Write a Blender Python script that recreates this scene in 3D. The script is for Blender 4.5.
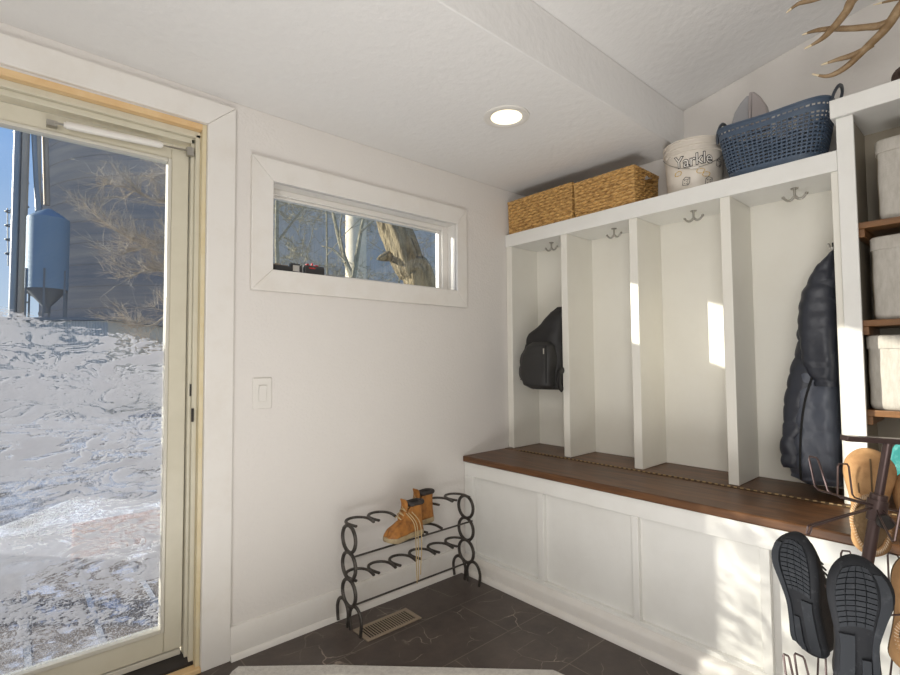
import bpy, bmesh, math, random
from math import sin, cos, pi, radians as R
from mathutils import Vector as V, Matrix, noise

# ------------------------------------------------------------------ camera, world, sun, lights, exposure
for o in list(bpy.data.objects): bpy.data.objects.remove(o)
S = bpy.context.scene
COL = S.collection
H = 1.13
CR = V((.751, -.661, -.008)); CU = V((-.023, -.039, .999)); CF = V((.66, .75, .044))
FPX = 498.74
def nrm(v): return v.normalized()
cr = nrm(CR); cf = nrm(CF - cr * CF.dot(cr)); cu = cr.cross(cf)
def at(u, v, ax, c):            # the point where the line of sight meets the plane axis = c
    d = cr * ((u - 450) / FPX) + cu * ((337.5 - v) / FPX) + cf
    o = V((0, 0, H)); t = (c - o[ax]) / d[ax]
    return o + d * t
def atd(u, v, t):
    return V((0, 0, H)) + (cr * ((u - 450) / FPX) + cu * ((337.5 - v) / FPX) + cf) * t
cam = bpy.data.cameras.new('camera'); co = bpy.data.objects.new('camera', cam); COL.objects.link(co)
m = Matrix((cr, cu, -cf)).transposed().to_4x4(); m.translation = V((0, 0, H)); co.matrix_world = m
cam.sensor_width = 36; cam.lens = 36 * FPX / 900; cam.clip_start = .02; cam.clip_end = 400
S.camera = co

W = bpy.data.worlds.new('sky'); S.world = W; W.use_nodes = True
nt = W.node_tree; nt.nodes.clear()
tc = nt.nodes.new('ShaderNodeTexCoord'); sx = nt.nodes.new('ShaderNodeSeparateXYZ')
rp = nt.nodes.new('ShaderNodeValToRGB'); bg = nt.nodes.new('ShaderNodeBackground'); ow = nt.nodes.new('ShaderNodeOutputWorld')
nt.links.new(tc.outputs['Generated'], sx.inputs[0]); nt.links.new(sx.outputs[2], rp.inputs[0])
nt.links.new(rp.outputs[0], bg.inputs[0]); nt.links.new(bg.outputs[0], ow.inputs[0])
e = rp.color_ramp.elements
e[0].position = 0; e[0].color = (.66, .77, .89, 1); e[1].position = .36; e[1].color = (.25, .46, .86, 1)
k = e.new(1.0); k.color = (.09, .22, .6, 1)
bg.inputs[1].default_value = 1.0

sun = bpy.data.lights.new('sun', 'SUN'); sun.energy = 8.5; sun.angle = R(.7); sun.color = (1, .93, .82)
so = bpy.data.objects.new('sun', sun); COL.objects.link(so)
so.rotation_euler = V((1.09, -1, -.38)).to_track_quat('-Z', 'Y').to_euler()
def area(name, loc, to, sx_, sy_, power, col):
    l = bpy.data.lights.new(name, 'AREA'); l.shape = 'RECTANGLE'; l.size = sx_; l.size_y = sy_; l.energy = power; l.color = col
    o = bpy.data.objects.new(name, l); COL.objects.link(o); o.location = loc
    o.rotation_euler = (V(to) - V(loc)).to_track_quat('-Z', 'Y').to_euler(); return o
area('rear_fill_light', (-.85, -2.4, 1.6), (1.5, 1.5, 1.1), 1.25, 1.8, 7, (1, .985, .95))  # added fill lamp behind the camera, no window there
area('side_fill_light', (-1.35, -.6, 1.5), (2.2, .7, 1.1), 1.6, 1.4, 48, (1, .985, .965))  # added fill lamp left of the camera, no window there
area('ceiling_fill_light', (.45, .5, .15), (.6, .62, 2.6), 1.0, 1.0, 24, (1, .985, .965))  # added lamp near the floor facing up, imitates light bounced onto the ceiling
S.view_settings.view_transform = 'Standard'; S.view_settings.look = 'None'
S.view_settings.exposure = 0; S.view_settings.gamma = 1; S.view_settings.use_curve_mapping = False
try: S.cycles.max_bounces = 8; S.cycles.transparent_max_bounces = 16; S.cycles.use_denoising = True
except Exception: pass

# ------------------------------------------------------------------ materials
def mat(name, col, rough=.6, metal=0, var=None, bump=None, spec=None, sub=None):
    """var=(scale, colour, low, high[, stretch]); bump=(scale, strength, distance[, stretch])"""
    m = bpy.data.materials.new(name); m.use_nodes = True; t = m.node_tree; n = t.nodes; L = t.links
    b = n['Principled BSDF']
    b.inputs['Base Color'].default_value = (*col, 1); b.inputs['Roughness'].default_value = rough; b.inputs['Metallic'].default_value = metal
    if spec is not None: b.inputs['Specular IOR Level'].default_value = spec
    c = n.new('ShaderNodeTexCoord')
    def mp(st):
        q = n.new('ShaderNodeMapping'); L.new(c.outputs['Object'], q.inputs[0]); q.inputs['Scale'].default_value = st; return q.outputs[0]
    if var:
        nz = n.new('ShaderNodeTexNoise'); nz.inputs['Scale'].default_value = var[0]; nz.inputs['Detail'].default_value = 6
        nz.inputs['Roughness'].default_value = .65
        L.new(mp(var[4] if len(var) > 4 else (1, 1, 1)), nz.inputs['Vector'])
        r = n.new('ShaderNodeValToRGB'); L.new(nz.outputs[0], r.inputs[0]); L.new(r.outputs[0], b.inputs['Base Color'])
        r.color_ramp.elements[0].position = var[2]; r.color_ramp.elements[0].color = (*col, 1)
        r.color_ramp.elements[1].position = var[3]; r.color_ramp.elements[1].color = (*var[1], 1)
    if bump:
        nz = n.new('ShaderNodeTexNoise'); nz.inputs['Scale'].default_value = bump[0]; nz.inputs['Detail'].default_value = 4
        L.new(mp(bump[3] if len(bump) > 3 else (1, 1, 1)), nz.inputs['Vector'])
        bb = n.new('ShaderNodeBump'); bb.inputs['Strength'].default_value = bump[1]; bb.inputs['Distance'].default_value = bump[2]
        L.new(nz.outputs[0], bb.inputs['Height']); L.new(bb.outputs[0], b.inputs['Normal'])
    return m

PAINT = (.725, .69, .65)
mWall = mat('wall_plaster', PAINT, .55, bump=(85, .45, .004), spec=.3)
mCeil = mat('ceiling_plaster', (.80, .785, .765), .6, bump=(30, .5, .006), spec=.3)
mTrim = mat('trim_paint', (.76, .73, .685), .35, var=(6, (.70, .655, .59), .45, .8))
mWhite = mat('white_cabinet_paint', (.80, .79, .75), .35, var=(5, (.75, .735, .69), .45, .8), bump=(40, .08, .002))
mCubby = mat('cream_cubby_paint', (.775, .75, .675), .4, var=(4, (.74, .71, .63), .45, .8))
mShelfIn = mat('shaded_cabinet_paint', (.26, .225, .17), .5)  # cabinet white darkened: shade inside the shelf unit put into the colour
mCream = mat('cream_door_paint', (.64, .60, .48), .35, var=(8, (.58, .54, .42), .4, .8))
mPine = mat('raw_pine', (.68, .44, .21), .5, var=(14, (.80, .60, .34), .35, .7, (.4, 3, .4)))
mJamb = mat('aged_cream_jamb', (.66, .55, .33), .4, var=(10, (.72, .64, .45), .35, .7))
mDark = mat('dark_metal', (.045, .04, .037), .45, .6)
mIron = mat('horseshoe_iron', (.10, .09, .08), .5, .75, var=(60, (.055, .048, .042), .4, .7), bump=(120, .3, .001))
mBronze = mat('bronze_tube', (.105, .07, .065), .3, .55)
mNickel = mat('brushed_nickel', (.42, .40, .36), .3, .9)
mPlastic = mat('white_plastic', (.74, .71, .66), .35)
mVent = mat('tan_vent_metal', (.30, .235, .17), .5, .1)
mBlack = mat('black_void', (.01, .01, .01), .9)
mWicker = mat('water_hyacinth', (.66, .40, .14), .6, var=(42, (.20, .09, .02), .40, .68, (1, 1, 2.6)), bump=(160, .5, .002))
mBucket = mat('bucket_plastic', (.66, .60, .52), .35)
mInk = mat('black_ink', (.02, .02, .02), .5); mGold = mat('gold_ink', (.62, .42, .12), .5); mPaleInk = mat('white_ink', (.74, .70, .64), .5)
mBlue = mat('slate_blue_plastic', (.062, .092, .14), .5)
mBlueDark = mat('dark_handle_plastic', (.05, .06, .075), .4)
mGrey = mat('grey_plastic', (.34, .335, .345), .45); mGreyL = mat('taupe_plastic', (.36, .32, .31), .5)
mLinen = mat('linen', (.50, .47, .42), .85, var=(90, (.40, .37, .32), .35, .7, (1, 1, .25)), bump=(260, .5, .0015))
mLinenSide = mat('shaded_linen', (.36, .30, .22), .85, var=(90, (.29, .24, .17), .35, .7), bump=(260, .5, .0015))  # bin linen darkened for the side faces, shade put into the colour
mShelfW = mat('brown_shelf_wood', (.16, .075, .03), .35, var=(9, (.25, .12, .045), .4, .7, (4, .6, 4)))
mPack = mat('black_nylon', (.012, .011, .011), .6, bump=(300, .3, .0008))
mPuff = mat('navy_puffer_nylon', (.022, .025, .035), .42, bump=(45, .4, .004))
mPuffB = mat('slate_puffer_nylon', (.075, .084, .108), .42, bump=(35, .5, .005))
mAntler = mat('antler_bone', (.22, .135, .06), .5, var=(14, (.46, .33, .19), .42, .72, (1, 1, 1)), bump=(60, .4, .002))
mAntTip = mat('antler_tip', (.74, .62, .42), .4)
mSuede = mat('tan_suede', (.44, .25, .11), .85, var=(16, (.29, .15, .06), .42, .7), bump=(200, .3, .001))
mSuedeD = mat('dark_tan_lining', (.13, .08, .038), .95, bump=(120, .8, .003))
mStitch = mat('pale_stitching', (.62, .50, .36), .8)
mWheat = mat('wheat_leather', (.38, .155, .03), .7, var=(26, (.20, .075, .016), .42, .68), bump=(120, .25, .001))
mBootSole = mat('boot_sole', (.36, .28, .16), .7, var=(40, (.20, .14, .08), .45, .75))
mCollar = mat('dark_padded_collar', (.035, .028, .025), .7)
mLace = mat('tan_lace', (.42, .31, .16), .8)
mRubber = mat('black_rubber', (.018, .019, .022), .8, spec=.3, var=(60, (.06, .062, .068), .58, .8), bump=(90, .3, .001))
mRubber2 = mat('worn_black_tread', (.024, .027, .032), .7, spec=.35, var=(30, (.085, .088, .095), .55, .8))
mKnit = mat('black_knit', (.022, .018, .016), .85, bump=(250, .5, .001))
mTeal = mat('teal_fabric', (.015, .20, .19), .7, var=(30, (.10, .32, .29), .55, .7))
mRed = mat('red_plastic', (.45, .03, .03), .4); mCharcoal = mat('charcoal_plastic', (.04, .04, .042), .45)
mTin = mat('door_aluminium', (.62, .59, .51), .35, .1)

def brick_floor():
    m = bpy.data.materials.new('slate_tile'); m.use_nodes = True; t = m.node_tree; n = t.nodes; L = t.links; b = n['Principled BSDF']
    c = n.new('ShaderNodeTexCoord'); mp = n.new('ShaderNodeMapping'); L.new(c.outputs['Object'], mp.inputs[0])
    mp.inputs['Location'].default_value = (-1.28 + 3.0, -1.44 + 3.0 - .0, 0)
    br = n.new('ShaderNodeTexBrick'); L.new(mp.outputs[0], br.inputs['Vector'])
    br.inputs['Scale'].default_value = 1; br.inputs['Brick Width'].default_value = .6; br.inputs['Row Height'].default_value = .3
    br.inputs['Mortar Size'].default_value = .0022; br.inputs['Mortar Smooth'].default_value = .1; br.offset = .5
    br.inputs['Color1'].default_value = (.062, .047, .040, 1); br.inputs['Color2'].default_value = (.078, .061, .052, 1); br.inputs['Mortar'].default_value = (.15, .125, .10, 1)
    nz = n.new('ShaderNodeTexNoise'); nz.inputs['Scale'].default_value = 5; nz.inputs['Detail'].default_value = 8; nz.inputs['Roughness'].default_value = .7
    L.new(c.outputs['Object'], nz.inputs['Vector'])
    r1 = n.new('ShaderNodeValToRGB'); L.new(nz.outputs[0], r1.inputs[0]); r1.color_ramp.elements[0].position = .3; r1.color_ramp.elements[0].color = (.6, .58, .58, 1); r1.color_ramp.elements[1].position = .75; r1.color_ramp.elements[1].color = (1.5, 1.45, 1.4, 1)
    mu = n.new('ShaderNodeMixRGB'); mu.blend_type = 'MULTIPLY'; mu.inputs[0].default_value = 1; L.new(br.outputs['Color'], mu.inputs[1]); L.new(r1.outputs[0], mu.inputs[2])
    # pale veins: thin ridges of warped voronoi cells, kept to patches
    wn = n.new('ShaderNodeTexNoise'); wn.inputs['Scale'].default_value = 3.5; wn.inputs['Detail'].default_value = 5; L.new(c.outputs['Object'], wn.inputs['Vector'])
    ad = n.new('ShaderNodeVectorMath'); ad.operation = 'MULTIPLY_ADD'; L.new(wn.outputs['Color'], ad.inputs[0]); ad.inputs[1].default_value = (.2, .2, .2); L.new(c.outputs['Object'], ad.inputs[2])
    vo = n.new('ShaderNodeTexVoronoi'); vo.feature = 'DISTANCE_TO_EDGE'; vo.inputs['Scale'].default_value = 6.5; L.new(ad.outputs[0], vo.inputs['Vector'])
    r2 = n.new('ShaderNodeValToRGB'); L.new(vo.outputs['Distance'], r2.inputs[0]); r2.color_ramp.elements[0].color = (1, 1, 1, 1); r2.color_ramp.elements[1].position = .014; r2.color_ramp.elements[1].color = (0, 0, 0, 1)
    n3 = n.new('ShaderNodeTexNoise'); n3.inputs['Scale'].default_value = 7; n3.inputs['Detail'].default_value = 3; L.new(c.outputs['Object'], n3.inputs['Vector'])
    r3 = n.new('ShaderNodeValToRGB'); L.new(n3.outputs[0], r3.inputs[0]); r3.color_ramp.elements[0].position = .47; r3.color_ramp.elements[1].position = .64; r3.color_ramp.elements[1].color = (.75, .75, .75, 1)
    ml = n.new('ShaderNodeMath'); ml.operation = 'MULTIPLY'; L.new(r2.outputs[0], ml.inputs[0]); L.new(r3.outputs[0], ml.inputs[1])
    mx = n.new('ShaderNodeMixRGB'); L.new(ml.outputs[0], mx.inputs[0]); L.new(mu.outputs[0], mx.inputs[1]); mx.inputs[2].default_value = (.42, .35, .28, 1)
    L.new(mx.outputs[0], b.inputs['Base Color'])
    b.inputs['Roughness'].default_value = .42
    bp = n.new('ShaderNodeBump'); bp.inputs['Strength'].default_value = .25; bp.inputs['Distance'].default_value = .004
    L.new(nz.outputs[0], bp.inputs['Height']); L.new(bp.outputs[0], b.inputs['Normal'])
    return m
mFloor = brick_floor()

def wood_top():
    m = bpy.data.materials.new('walnut_stained_plank'); m.use_nodes = True; t = m.node_tree; n = t.nodes; L = t.links; b = n['Principled BSDF']
    c = n.new('ShaderNodeTexCoord'); mp = n.new('ShaderNodeMapping'); L.new(c.outputs['Object'], mp.inputs[0]); mp.inputs['Scale'].default_value = (9, .9, 9)
    nz = n.new('ShaderNodeTexNoise'); nz.inputs['Scale'].default_value = 3; nz.inputs['Detail'].default_value = 8; nz.inputs['Distortion'].default_value = 1.2; L.new(mp.outputs[0], nz.inputs['Vector'])
    r = n.new('ShaderNodeValToRGB'); L.new(nz.outputs[0], r.inputs[0]); r.color_ramp.elements[0].position = .3; r.color_ramp.elements[0].color = (.055, .025, .012, 1)
    r.color_ramp.elements[1].position = .75; r.color_ramp.elements[1].color = (.19, .088, .038, 1)
    L.new(r.outputs[0], b.inputs['Base Color']); b.inputs['Roughness'].default_value = .36; b.inputs['Specular IOR Level'].default_value = .3
    bp = n.new('ShaderNodeBump'); bp.inputs['Strength'].default_value = .15; bp.inputs['Distance'].default_value = .003; L.new(nz.outputs[0], bp.inputs['Height']); L.new(bp.outputs[0], b.inputs['Normal'])
    return m
mTop = wood_top()

def emis(name, col, s):
    m = bpy.data.materials.new(name); m.use_nodes = True; b = m.node_tree.nodes['Principled BSDF']
    b.inputs['Base Color'].default_value = (*col, 1); b.inputs['Emission Color'].default_value = (*col, 1); b.inputs['Emission Strength'].default_value = s
    return m

def glass(name, refl=1.0):
    m = bpy.data.materials.new(name); m.use_nodes = True; t = m.node_tree; n = t.nodes; L = t.links; n.clear()
    o = n.new('ShaderNodeOutputMaterial'); tr = n.new('ShaderNodeBsdfTransparent'); gl = n.new('ShaderNodeBsdfGlossy'); fr = n.new('ShaderNodeFresnel')
    tr.inputs[0].default_value = (.93, .95, .95, 1); gl.inputs['Roughness'].default_value = .0
    ge = n.new('ShaderNodeNewGeometry'); ir = n.new('ShaderNodeMapRange'); L.new(ge.outputs['Backfacing'], ir.inputs[0])
    ir.inputs['To Min'].default_value = 1.45; ir.inputs['To Max'].default_value = 1 / 1.45; L.new(ir.outputs[0], fr.inputs[0])
    mx = n.new('ShaderNodeMixShader'); L.new(fr.outputs[0], mx.inputs[0]); L.new(tr.outputs[0], mx.inputs[1]); L.new(gl.outputs[0], mx.inputs[2])
    L.new(mx.outputs[0], o.inputs[0]); return m, t, mx, o
mGlass = glass('window_glass')[0]

def frosted():
    """storm door glass: clear at the top, a ragged skin of frost lower down (real frost on the pane)"""
    m, t, clear, o = glass('frosted_door_glass'); n = t.nodes; L = t.links
    c = n.new('ShaderNodeTexCoord'); sp = n.new('ShaderNodeSeparateXYZ'); L.new(c.outputs['Object'], sp.inputs[0])
    def noise_(scale, det, st, dist=0, rough=.6):
        q = n.new('ShaderNodeMapping'); q.inputs['Scale'].default_value = st; q.inputs['Rotation'].default_value = (0, R(-14), 0); L.new(c.outputs['Object'], q.inputs[0])
        z = n.new('ShaderNodeTexNoise'); z.inputs['Scale'].default_value = scale; z.inputs['Detail'].default_value = det; z.inputs['Distortion'].default_value = dist; z.inputs['Roughness'].default_value = rough
        L.new(q.outputs[0], z.inputs['Vector']); return z.outputs[0]
    def M(op, a, b=None, c_=None):
        q = n.new('ShaderNodeMath'); q.operation = op
        for i, x in enumerate((a, b, c_)):
            if x is None: continue
            if isinstance(x, (int, float)): q.inputs[i].default_value = x
            else: L.new(x, q.inputs[i])
        return q.outputs[0]
    def ramp(x, pts):
        q = n.new('ShaderNodeValToRGB'); L.new(x, q.inputs[0]); e = q.color_ramp.elements
        e[0].position, v = pts[0]; e[0].color = (v, v, v, 1); e[1].position, v = pts[-1]; e[1].color = (v, v, v, 1)
        for p, v in pts[1:-1]: k = e.new(p); k.color = (v, v, v, 1)
        return q.outputs[0]
    z = M('DIVIDE', M('ADD', sp.outputs[2], M('MULTIPLY', M('MAXIMUM', sp.outputs[0], .0), .24)), 2.0)                                   # 0..1 over 2 m
    # coverage bias by height: none above 1.28 m, thick in the middle, thinner in two bands low down
    bias = ramp(z, [(p, (v + 1) / 2) for p, v in [(0, .10), (.10, .07), (.125, .0), (.205, -.01), (.23, .09), (.285, .09), (.305, .0), (.35, .02), (.38, .11), (.50, .17), (.55, .09), (.59, .05), (.625, .07), (.645, .03), (.66, -.12), (.69, -1)]])
    bias = M('MULTIPLY_ADD', bias, 2, -1)
    big = noise_(5, 8, (1, 1, 2.2), .6, .7); fine = noise_(60, 4, (1, 1, 2.6), .3, .6)
    s = M('ADD', M('MULTIPLY', big, .62), M('MULTIPLY', fine, .38)); s = M('ADD', s, bias)
    mask = ramp(s, [(.50, 0), (.52, 1)])
    # ragged cracks and scratches through the skin, in patches
    rid = M('ABSOLUTE', M('SUBTRACT', noise_(6, 9, (1, 1, 2.6), 1.0, .72), .5))
    gate = ramp(noise_(3.2, 3, (1, 1, 2), .3), [(.40, .002), (.56, .030)])
    crack = M('LESS_THAN', rid, gate); mask = M('MULTIPLY', mask, M('SUBTRACT', 1, crack))
    th = ramp(noise_(4, 5, (1, 1, 1.3), .4, .6), [(.3, .45), (.68, .92)])
    th = M('MULTIPLY', th, ramp(z, [(0, .30), (.115, .36), (.15, 1)]))
    fac = M('MULTIPLY', mask, th)
    low = ramp(z, [(.57, 1), (.60, 0)])
    st = ramp(noise_(230, 2, (1, 1, 1)), [(.55, 0), (.60, .5)])
    st = M('MULTIPLY', st, low); fac = M('MAXIMUM', fac, st)
    df = n.new('ShaderNodeBsdfDiffuse'); tl = n.new('ShaderNodeBsdfTranslucent')
    df.inputs[0].default_value = (.60, .61, .66, 1); tl.inputs[0].default_value = (.42, .43, .46, 1)
    m1 = n.new('ShaderNodeMixShader'); m1.inputs[0].default_value = .5; L.new(df.outputs[0], m1.inputs[1]); L.new(tl.outputs[0], m1.inputs[2])
    m2 = n.new('ShaderNodeMixShader'); L.new(fac, m2.inputs[0]); L.new(clear.outputs[0], m2.inputs[1]); L.new(m1.outputs[0], m2.inputs[2])
    L.new(m2.outputs[0], o.inputs[0]); return m
mFrost = frosted()

# ------------------------------------------------------------------ mesh helpers
I4 = Matrix.Identity(4)
class MB:
    def __init__(s): s.v = []; s.f = []; s.fm = []; s.mi = 0; s.T = I4
    def add(s, vs, fs):
        b = len(s.v); s.v += [s.T @ V(p) for p in vs]; s.f += [tuple(b + i for i in f) for f in fs]; s.fm += [s.mi] * len(fs); return s
    def box(s, x0, x1, y0, y1, z0, z1):
        return s.add([(x0, y0, z0), (x1, y0, z0), (x1, y1, z0), (x0, y1, z0), (x0, y0, z1), (x1, y0, z1), (x1, y1, z1), (x0, y1, z1)],
                     [(3, 2, 1, 0), (4, 5, 6, 7), (0, 1, 5, 4), (1, 2, 6, 5), (2, 3, 7, 6), (3, 0, 4, 7)])
    def tube(s, pts, r, n=8, closed=False, cap=True, flat=1.0, up=None):
        pts = [V(p) for p in pts]; N = len(pts)
        rs = r if isinstance(r, (list, tuple)) else [r] * N
        vs = []; fs = []; prev = None
        for i, p in enumerate(pts):
            a = pts[(i - 1) % N] if (closed or i) else p; b = pts[(i + 1) % N] if (closed or i < N - 1) else p
            d = (b - a)
            if d.length < 1e-9: d = V((0, 0, 1))
            d.normalize()
            if prev is None:
                u = V(up) if up else (V((0, 0, 1)) if abs(d.z) < .9 else V((1, 0, 0)))
            else: u = prev
            u = (u - d * u.dot(d)); 
            if u.length < 1e-6: u = d.orthogonal()
            u.normalize(); prev = u; w = d.cross(u)
            for k in range(n):
                t = 2 * pi * k / n; vs.append(p + u * (cos(t) * rs[i] * flat) + w * (sin(t) * rs[i]))
        M_ = N if closed else N - 1
        for i in range(M_):
            j = (i + 1) % N
            for k in range(n): fs.append((i * n + k, i * n + (k + 1) % n, j * n + (k + 1) % n, j * n + k))
        if cap and not closed: fs += [tuple(range(n - 1, -1, -1)), tuple((N - 1) * n + k for k in range(n))]
        return s.add(vs, fs)
    def cyl(s, a, b, r, n=20, r2=None): return s.tube([a, b], [r, r if r2 is None else r2], n)
    def lathe(s, c, prof, n=32, ax=2):
        c = V(c); vs = []; fs = []
        for r, h in prof:
            for k in range(n):
                t = 2 * pi * k / n; p = [cos(t) * r, sin(t) * r, h]
                if ax == 1: p = [p[0], h, p[1]]
                if ax == 0: p = [h, p[0], p[1]]
                vs.append(c + V(p))
        for i in range(len(prof) - 1):
            for k in range(n): fs.append((i * n + k, i * n + (k + 1) % n, (i + 1) * n + (k + 1) % n, (i + 1) * n + k))
        return s.add(vs, fs)
    def rings(s, rs, cap=True):
        n = len(rs[0]); vs = [p for r in rs for p in r]; fs = []
        for i in range(len(rs) - 1):
            for k in range(n): fs.append((i * n + k, i * n + (k + 1) % n, (i + 1) * n + (k + 1) % n, (i + 1) * n + k))
        if cap: fs += [tuple(range(n - 1, -1, -1)), tuple((len(rs) - 1) * n + k for k in range(n))]
        return s.add(vs, fs)
    def prism(s, poly, d):          # poly of 3D points, extruded by vector d
        n = len(poly); d = V(d); vs = [V(p) for p in poly] + [V(p) + d for p in poly]
        fs = [tuple(range(n - 1, -1, -1)), tuple(range(n, 2 * n))] + [(i, (i + 1) % n, n + (i + 1) % n, n + i) for i in range(n)]
        return s.add(vs, fs)
    def mod(s, fn): s.v = [V(fn(p)) for p in s.v]; return s
    def build(s, name, mats, parent=None, bev=0, sub=0, smooth=True, ang=40, solid=0):
        me = bpy.data.meshes.new(name); me.from_pydata([tuple(p) for p in s.v], [], s.f)
        for m_ in (mats if isinstance(mats, (list, tuple)) else [mats]): me.materials.append(m_)
        for p, k in zip(me.polygons, s.fm): p.material_index = k
        bm = bmesh.new(); bm.from_mesh(me); bmesh.ops.recalc_face_normals(bm, faces=bm.faces); bm.to_mesh(me); bm.free()
        if smooth:
            me.shade_smooth()
            if not sub: me.set_sharp_from_angle(angle=R(ang))
        o = bpy.data.objects.new(name, me); COL.objects.link(o)
        if solid: q = o.modifiers.new('solid', 'SOLIDIFY'); q.thickness = solid; q.offset = 0
        if bev: q = o.modifiers.new('bevel', 'BEVEL'); q.width = bev; q.segments = 2; q.limit_method = 'ANGLE'; q.angle_limit = R(50); q.harden_normals = False
        if sub: q = o.modifiers.new('sub', 'SUBSURF'); q.levels = sub; q.render_levels = sub
        if parent is not None:
            o.parent = parent
            if parent.parent is None: o.matrix_parent_inverse = Matrix.Translation(-parent.location)
            if parent.type == 'MESH' : o.matrix_parent_inverse = I4
        return o

def box(*a): return MB().box(*a)
def tag(o, label, cat, group=None, kind=None):
    o['label'] = label; o['category'] = cat
    if group: o['group'] = group
    if kind: o['kind'] = kind
    return o
def thing(name, label, cat, loc=(0, 0, 0), group=None):
    o = bpy.data.objects.new(name, None); COL.objects.link(o); o.location = loc; o.empty_display_size = .05
    return tag(o, label, cat, group)
def struct(o): o['kind'] = 'structure'; return o
def copy_tree(o, parent=None):
    c = o.copy(); COL.objects.link(c)
    if parent is not None: c.parent = parent
    for ch in [x for x in bpy.data.objects if x.parent == o]: copy_tree(ch, c)
    return c
def catmull(P, n=6, closed=False):
    P = [V(p) for p in P]; out = []; N = len(P); rng = N if closed else N - 1
    for i in range(rng):
        p0 = P[(i - 1) % N] if (closed or i) else P[0]; p1 = P[i]; p2 = P[(i + 1) % N]; p3 = P[(i + 2) % N] if (closed or i + 2 < N) else P[-1]
        for k in range(n):
            t = k / n
            out.append(.5 * ((2 * p1) + (-p0 + p2) * t + (2 * p0 - 5 * p1 + 4 * p2 - p3) * t * t + (-p0 + 3 * p1 - 3 * p2 + p3) * t ** 3))
    if not closed: out.append(P[-1])
    return out
def lerp(a, b, t): return a + (b - a) * t
def interp(tab, x):             # tab: [(x, value)...]
    if x <= tab[0][0]: return tab[0][1]
    for (a, va), (b, vb) in zip(tab, tab[1:]):
        if x <= b:
            t = (x - a) / (b - a); t = t * t * (3 - 2 * t); return lerp(va, vb, t)
    return tab[-1][1]

# ------------------------------------------------------------------ room
YA, XB = 2.02, 2.50
ZC = 2.155
struct(box(-1.5, XB, -2.6, YA, -.06, 0).box(-.42, .545, YA, 2.2, -.06, -.002).build('floor', mFloor))
w = MB(); Y1 = 2.17
w.box(-1.6, -.42, YA, Y1, 0, 2.5); w.box(-.42, .545, YA, Y1, 2.035, 2.5); w.box(.545, .80, YA, Y1, 0, 2.5)
w.box(.80, 1.822, YA, Y1, 0, 1.505); w.box(.80, 1.822, YA, Y1, 1.872, 2.5); w.box(1.822, XB + .15, YA, Y1, 0, 2.5)
struct(w.build('wall_back', mWall))
struct(box(XB, XB + .12, -2.6, YA, 0, 3.4).build('wall_right', mWall))
struct(box(-1.6, -1.5, -2.6, YA, 0, 3.4).build('wall_left', mWall))
struct(box(-1.6, XB + .12, -2.72, -2.6, 0, 3.4).build('wall_front', mWall))
YS = 1.055
c = MB(); c.prism([(-1.6, YS, ZC + .055), (.75, YS, ZC), (XB, YS, ZC), (XB, YS, 2.362), (-1.6, YS, 2.362)], (0, YA - YS, 0))
c.prism([(-1.6, YS, 2.362), (-1.6, -2.6, 3.095), (-1.6, -2.6, 3.2), (-1.6, YS, 2.5), (-1.6, YA, 2.5), (-1.6, YA, 2.362)], (XB + 1.6, 0, 0))
struct(c.build('ceiling', mCeil, bev=.004))
# baseboard on the back wall, casing round the door and the window
b = MB(); b.prism([(.648, 2.02, 0), (.648, 2.004, 0), (.648, 2.004, .105), (.648, 2.010, .12), (.648, 2.02, .122)], (1.2, 0, 0))
b.prism([(.648, 2.004, 0), (.648, 1.990, 0), (.648, 1.992, .012), (.648, 2.000, .02), (.648, 2.004, .02)], (1.2, 0, 0))
struct(b.build('baseboard_back', mTrim))
t = MB()
t.prism([(.545, 2.02, .0), (.648, 2.02, .0), (.648, 2.02, 2.128), (.545, 2.02, 2.035)], (0, -.018, 0))
t.prism([(.545, 2.02, 2.0355), (.648, 2.02, 2.1285), (-.52, 2.02, 2.137), (-.42, 2.02, 2.044)], (0, -.018, 0))
t.prism([(-.52, 2.02, 0), (-.42, 2.02, 0), (-.42, 2.02, 2.04), (-.52, 2.02, 2.13)], (0, -.018, 0))
struct(t.build('trim_1', mTrim, bev=.003, smooth=False))
t = MB(); xo0, xo1, zo0, zo1, xi0, xi1, zi0, zi1 = .711, 1.895, 1.415, 1.964, .80, 1.822, 1.505, 1.872
for q in ([(xo0, zo0), (xo1, zo0), (xi1, zi0), (xi0, zi0)], [(xo1, zo0), (xo1, zo1), (xi1, zi1), (xi1, zi0)], [(xo1, zo1), (xo0, zo1), (xi0, zi1), (xi1, zi1)], [(xo0, zo1), (xo0, zo0), (xi0, zi0), (xi0, zi1)]):
    t.prism([(x, 2.02, z) for x, z in q], (0, -.02, 0))
struct(t.build('trim_2', mTrim, bev=.003, smooth=False))
# pine jamb lining and stops of the door opening
j = MB(); j.box(.530, .545, 2.02, 2.17, .015, 2.035); j.box(-.42, -.405, 2.02, 2.17, .015, 2.035)
struct(j.build('trim_3', mJamb, bev=.0015))
struct(box(-.405, .530, 2.02, 2.17, 2.012, 2.035).build('trim_4', mPine, bev=.0015))
j = MB(); j.box(.514, .530, 2.048, 2.13, .03, 2.0); j.box(.503, .514, 2.066, 2.13, .03, 1.985); j.box(-.405, .530, 2.048, 2.13, 1.988, 2.012); j.box(-.405, .514, 2.066, 2.13, 1.968, 1.988)
j.box(-.405, -.389, 2.048, 2.13, .03, 2.0)
struct(j.build('trim_5', mCream, bev=.0015))
struct(box(-.42, .545, 2.0, 2.045, 0, .018).build('trim_6', mPine, bev=.003))
s = MB(); s.prism([(-.42, 2.045, 0), (-.42, 2.045, .026), (-.42, 2.075, .05), (-.42, 2.16, .05), (-.42, 2.2, 0)], (.95, 0, 0))
struct(s.build('trim_7', mDark, bev=.002))
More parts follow.
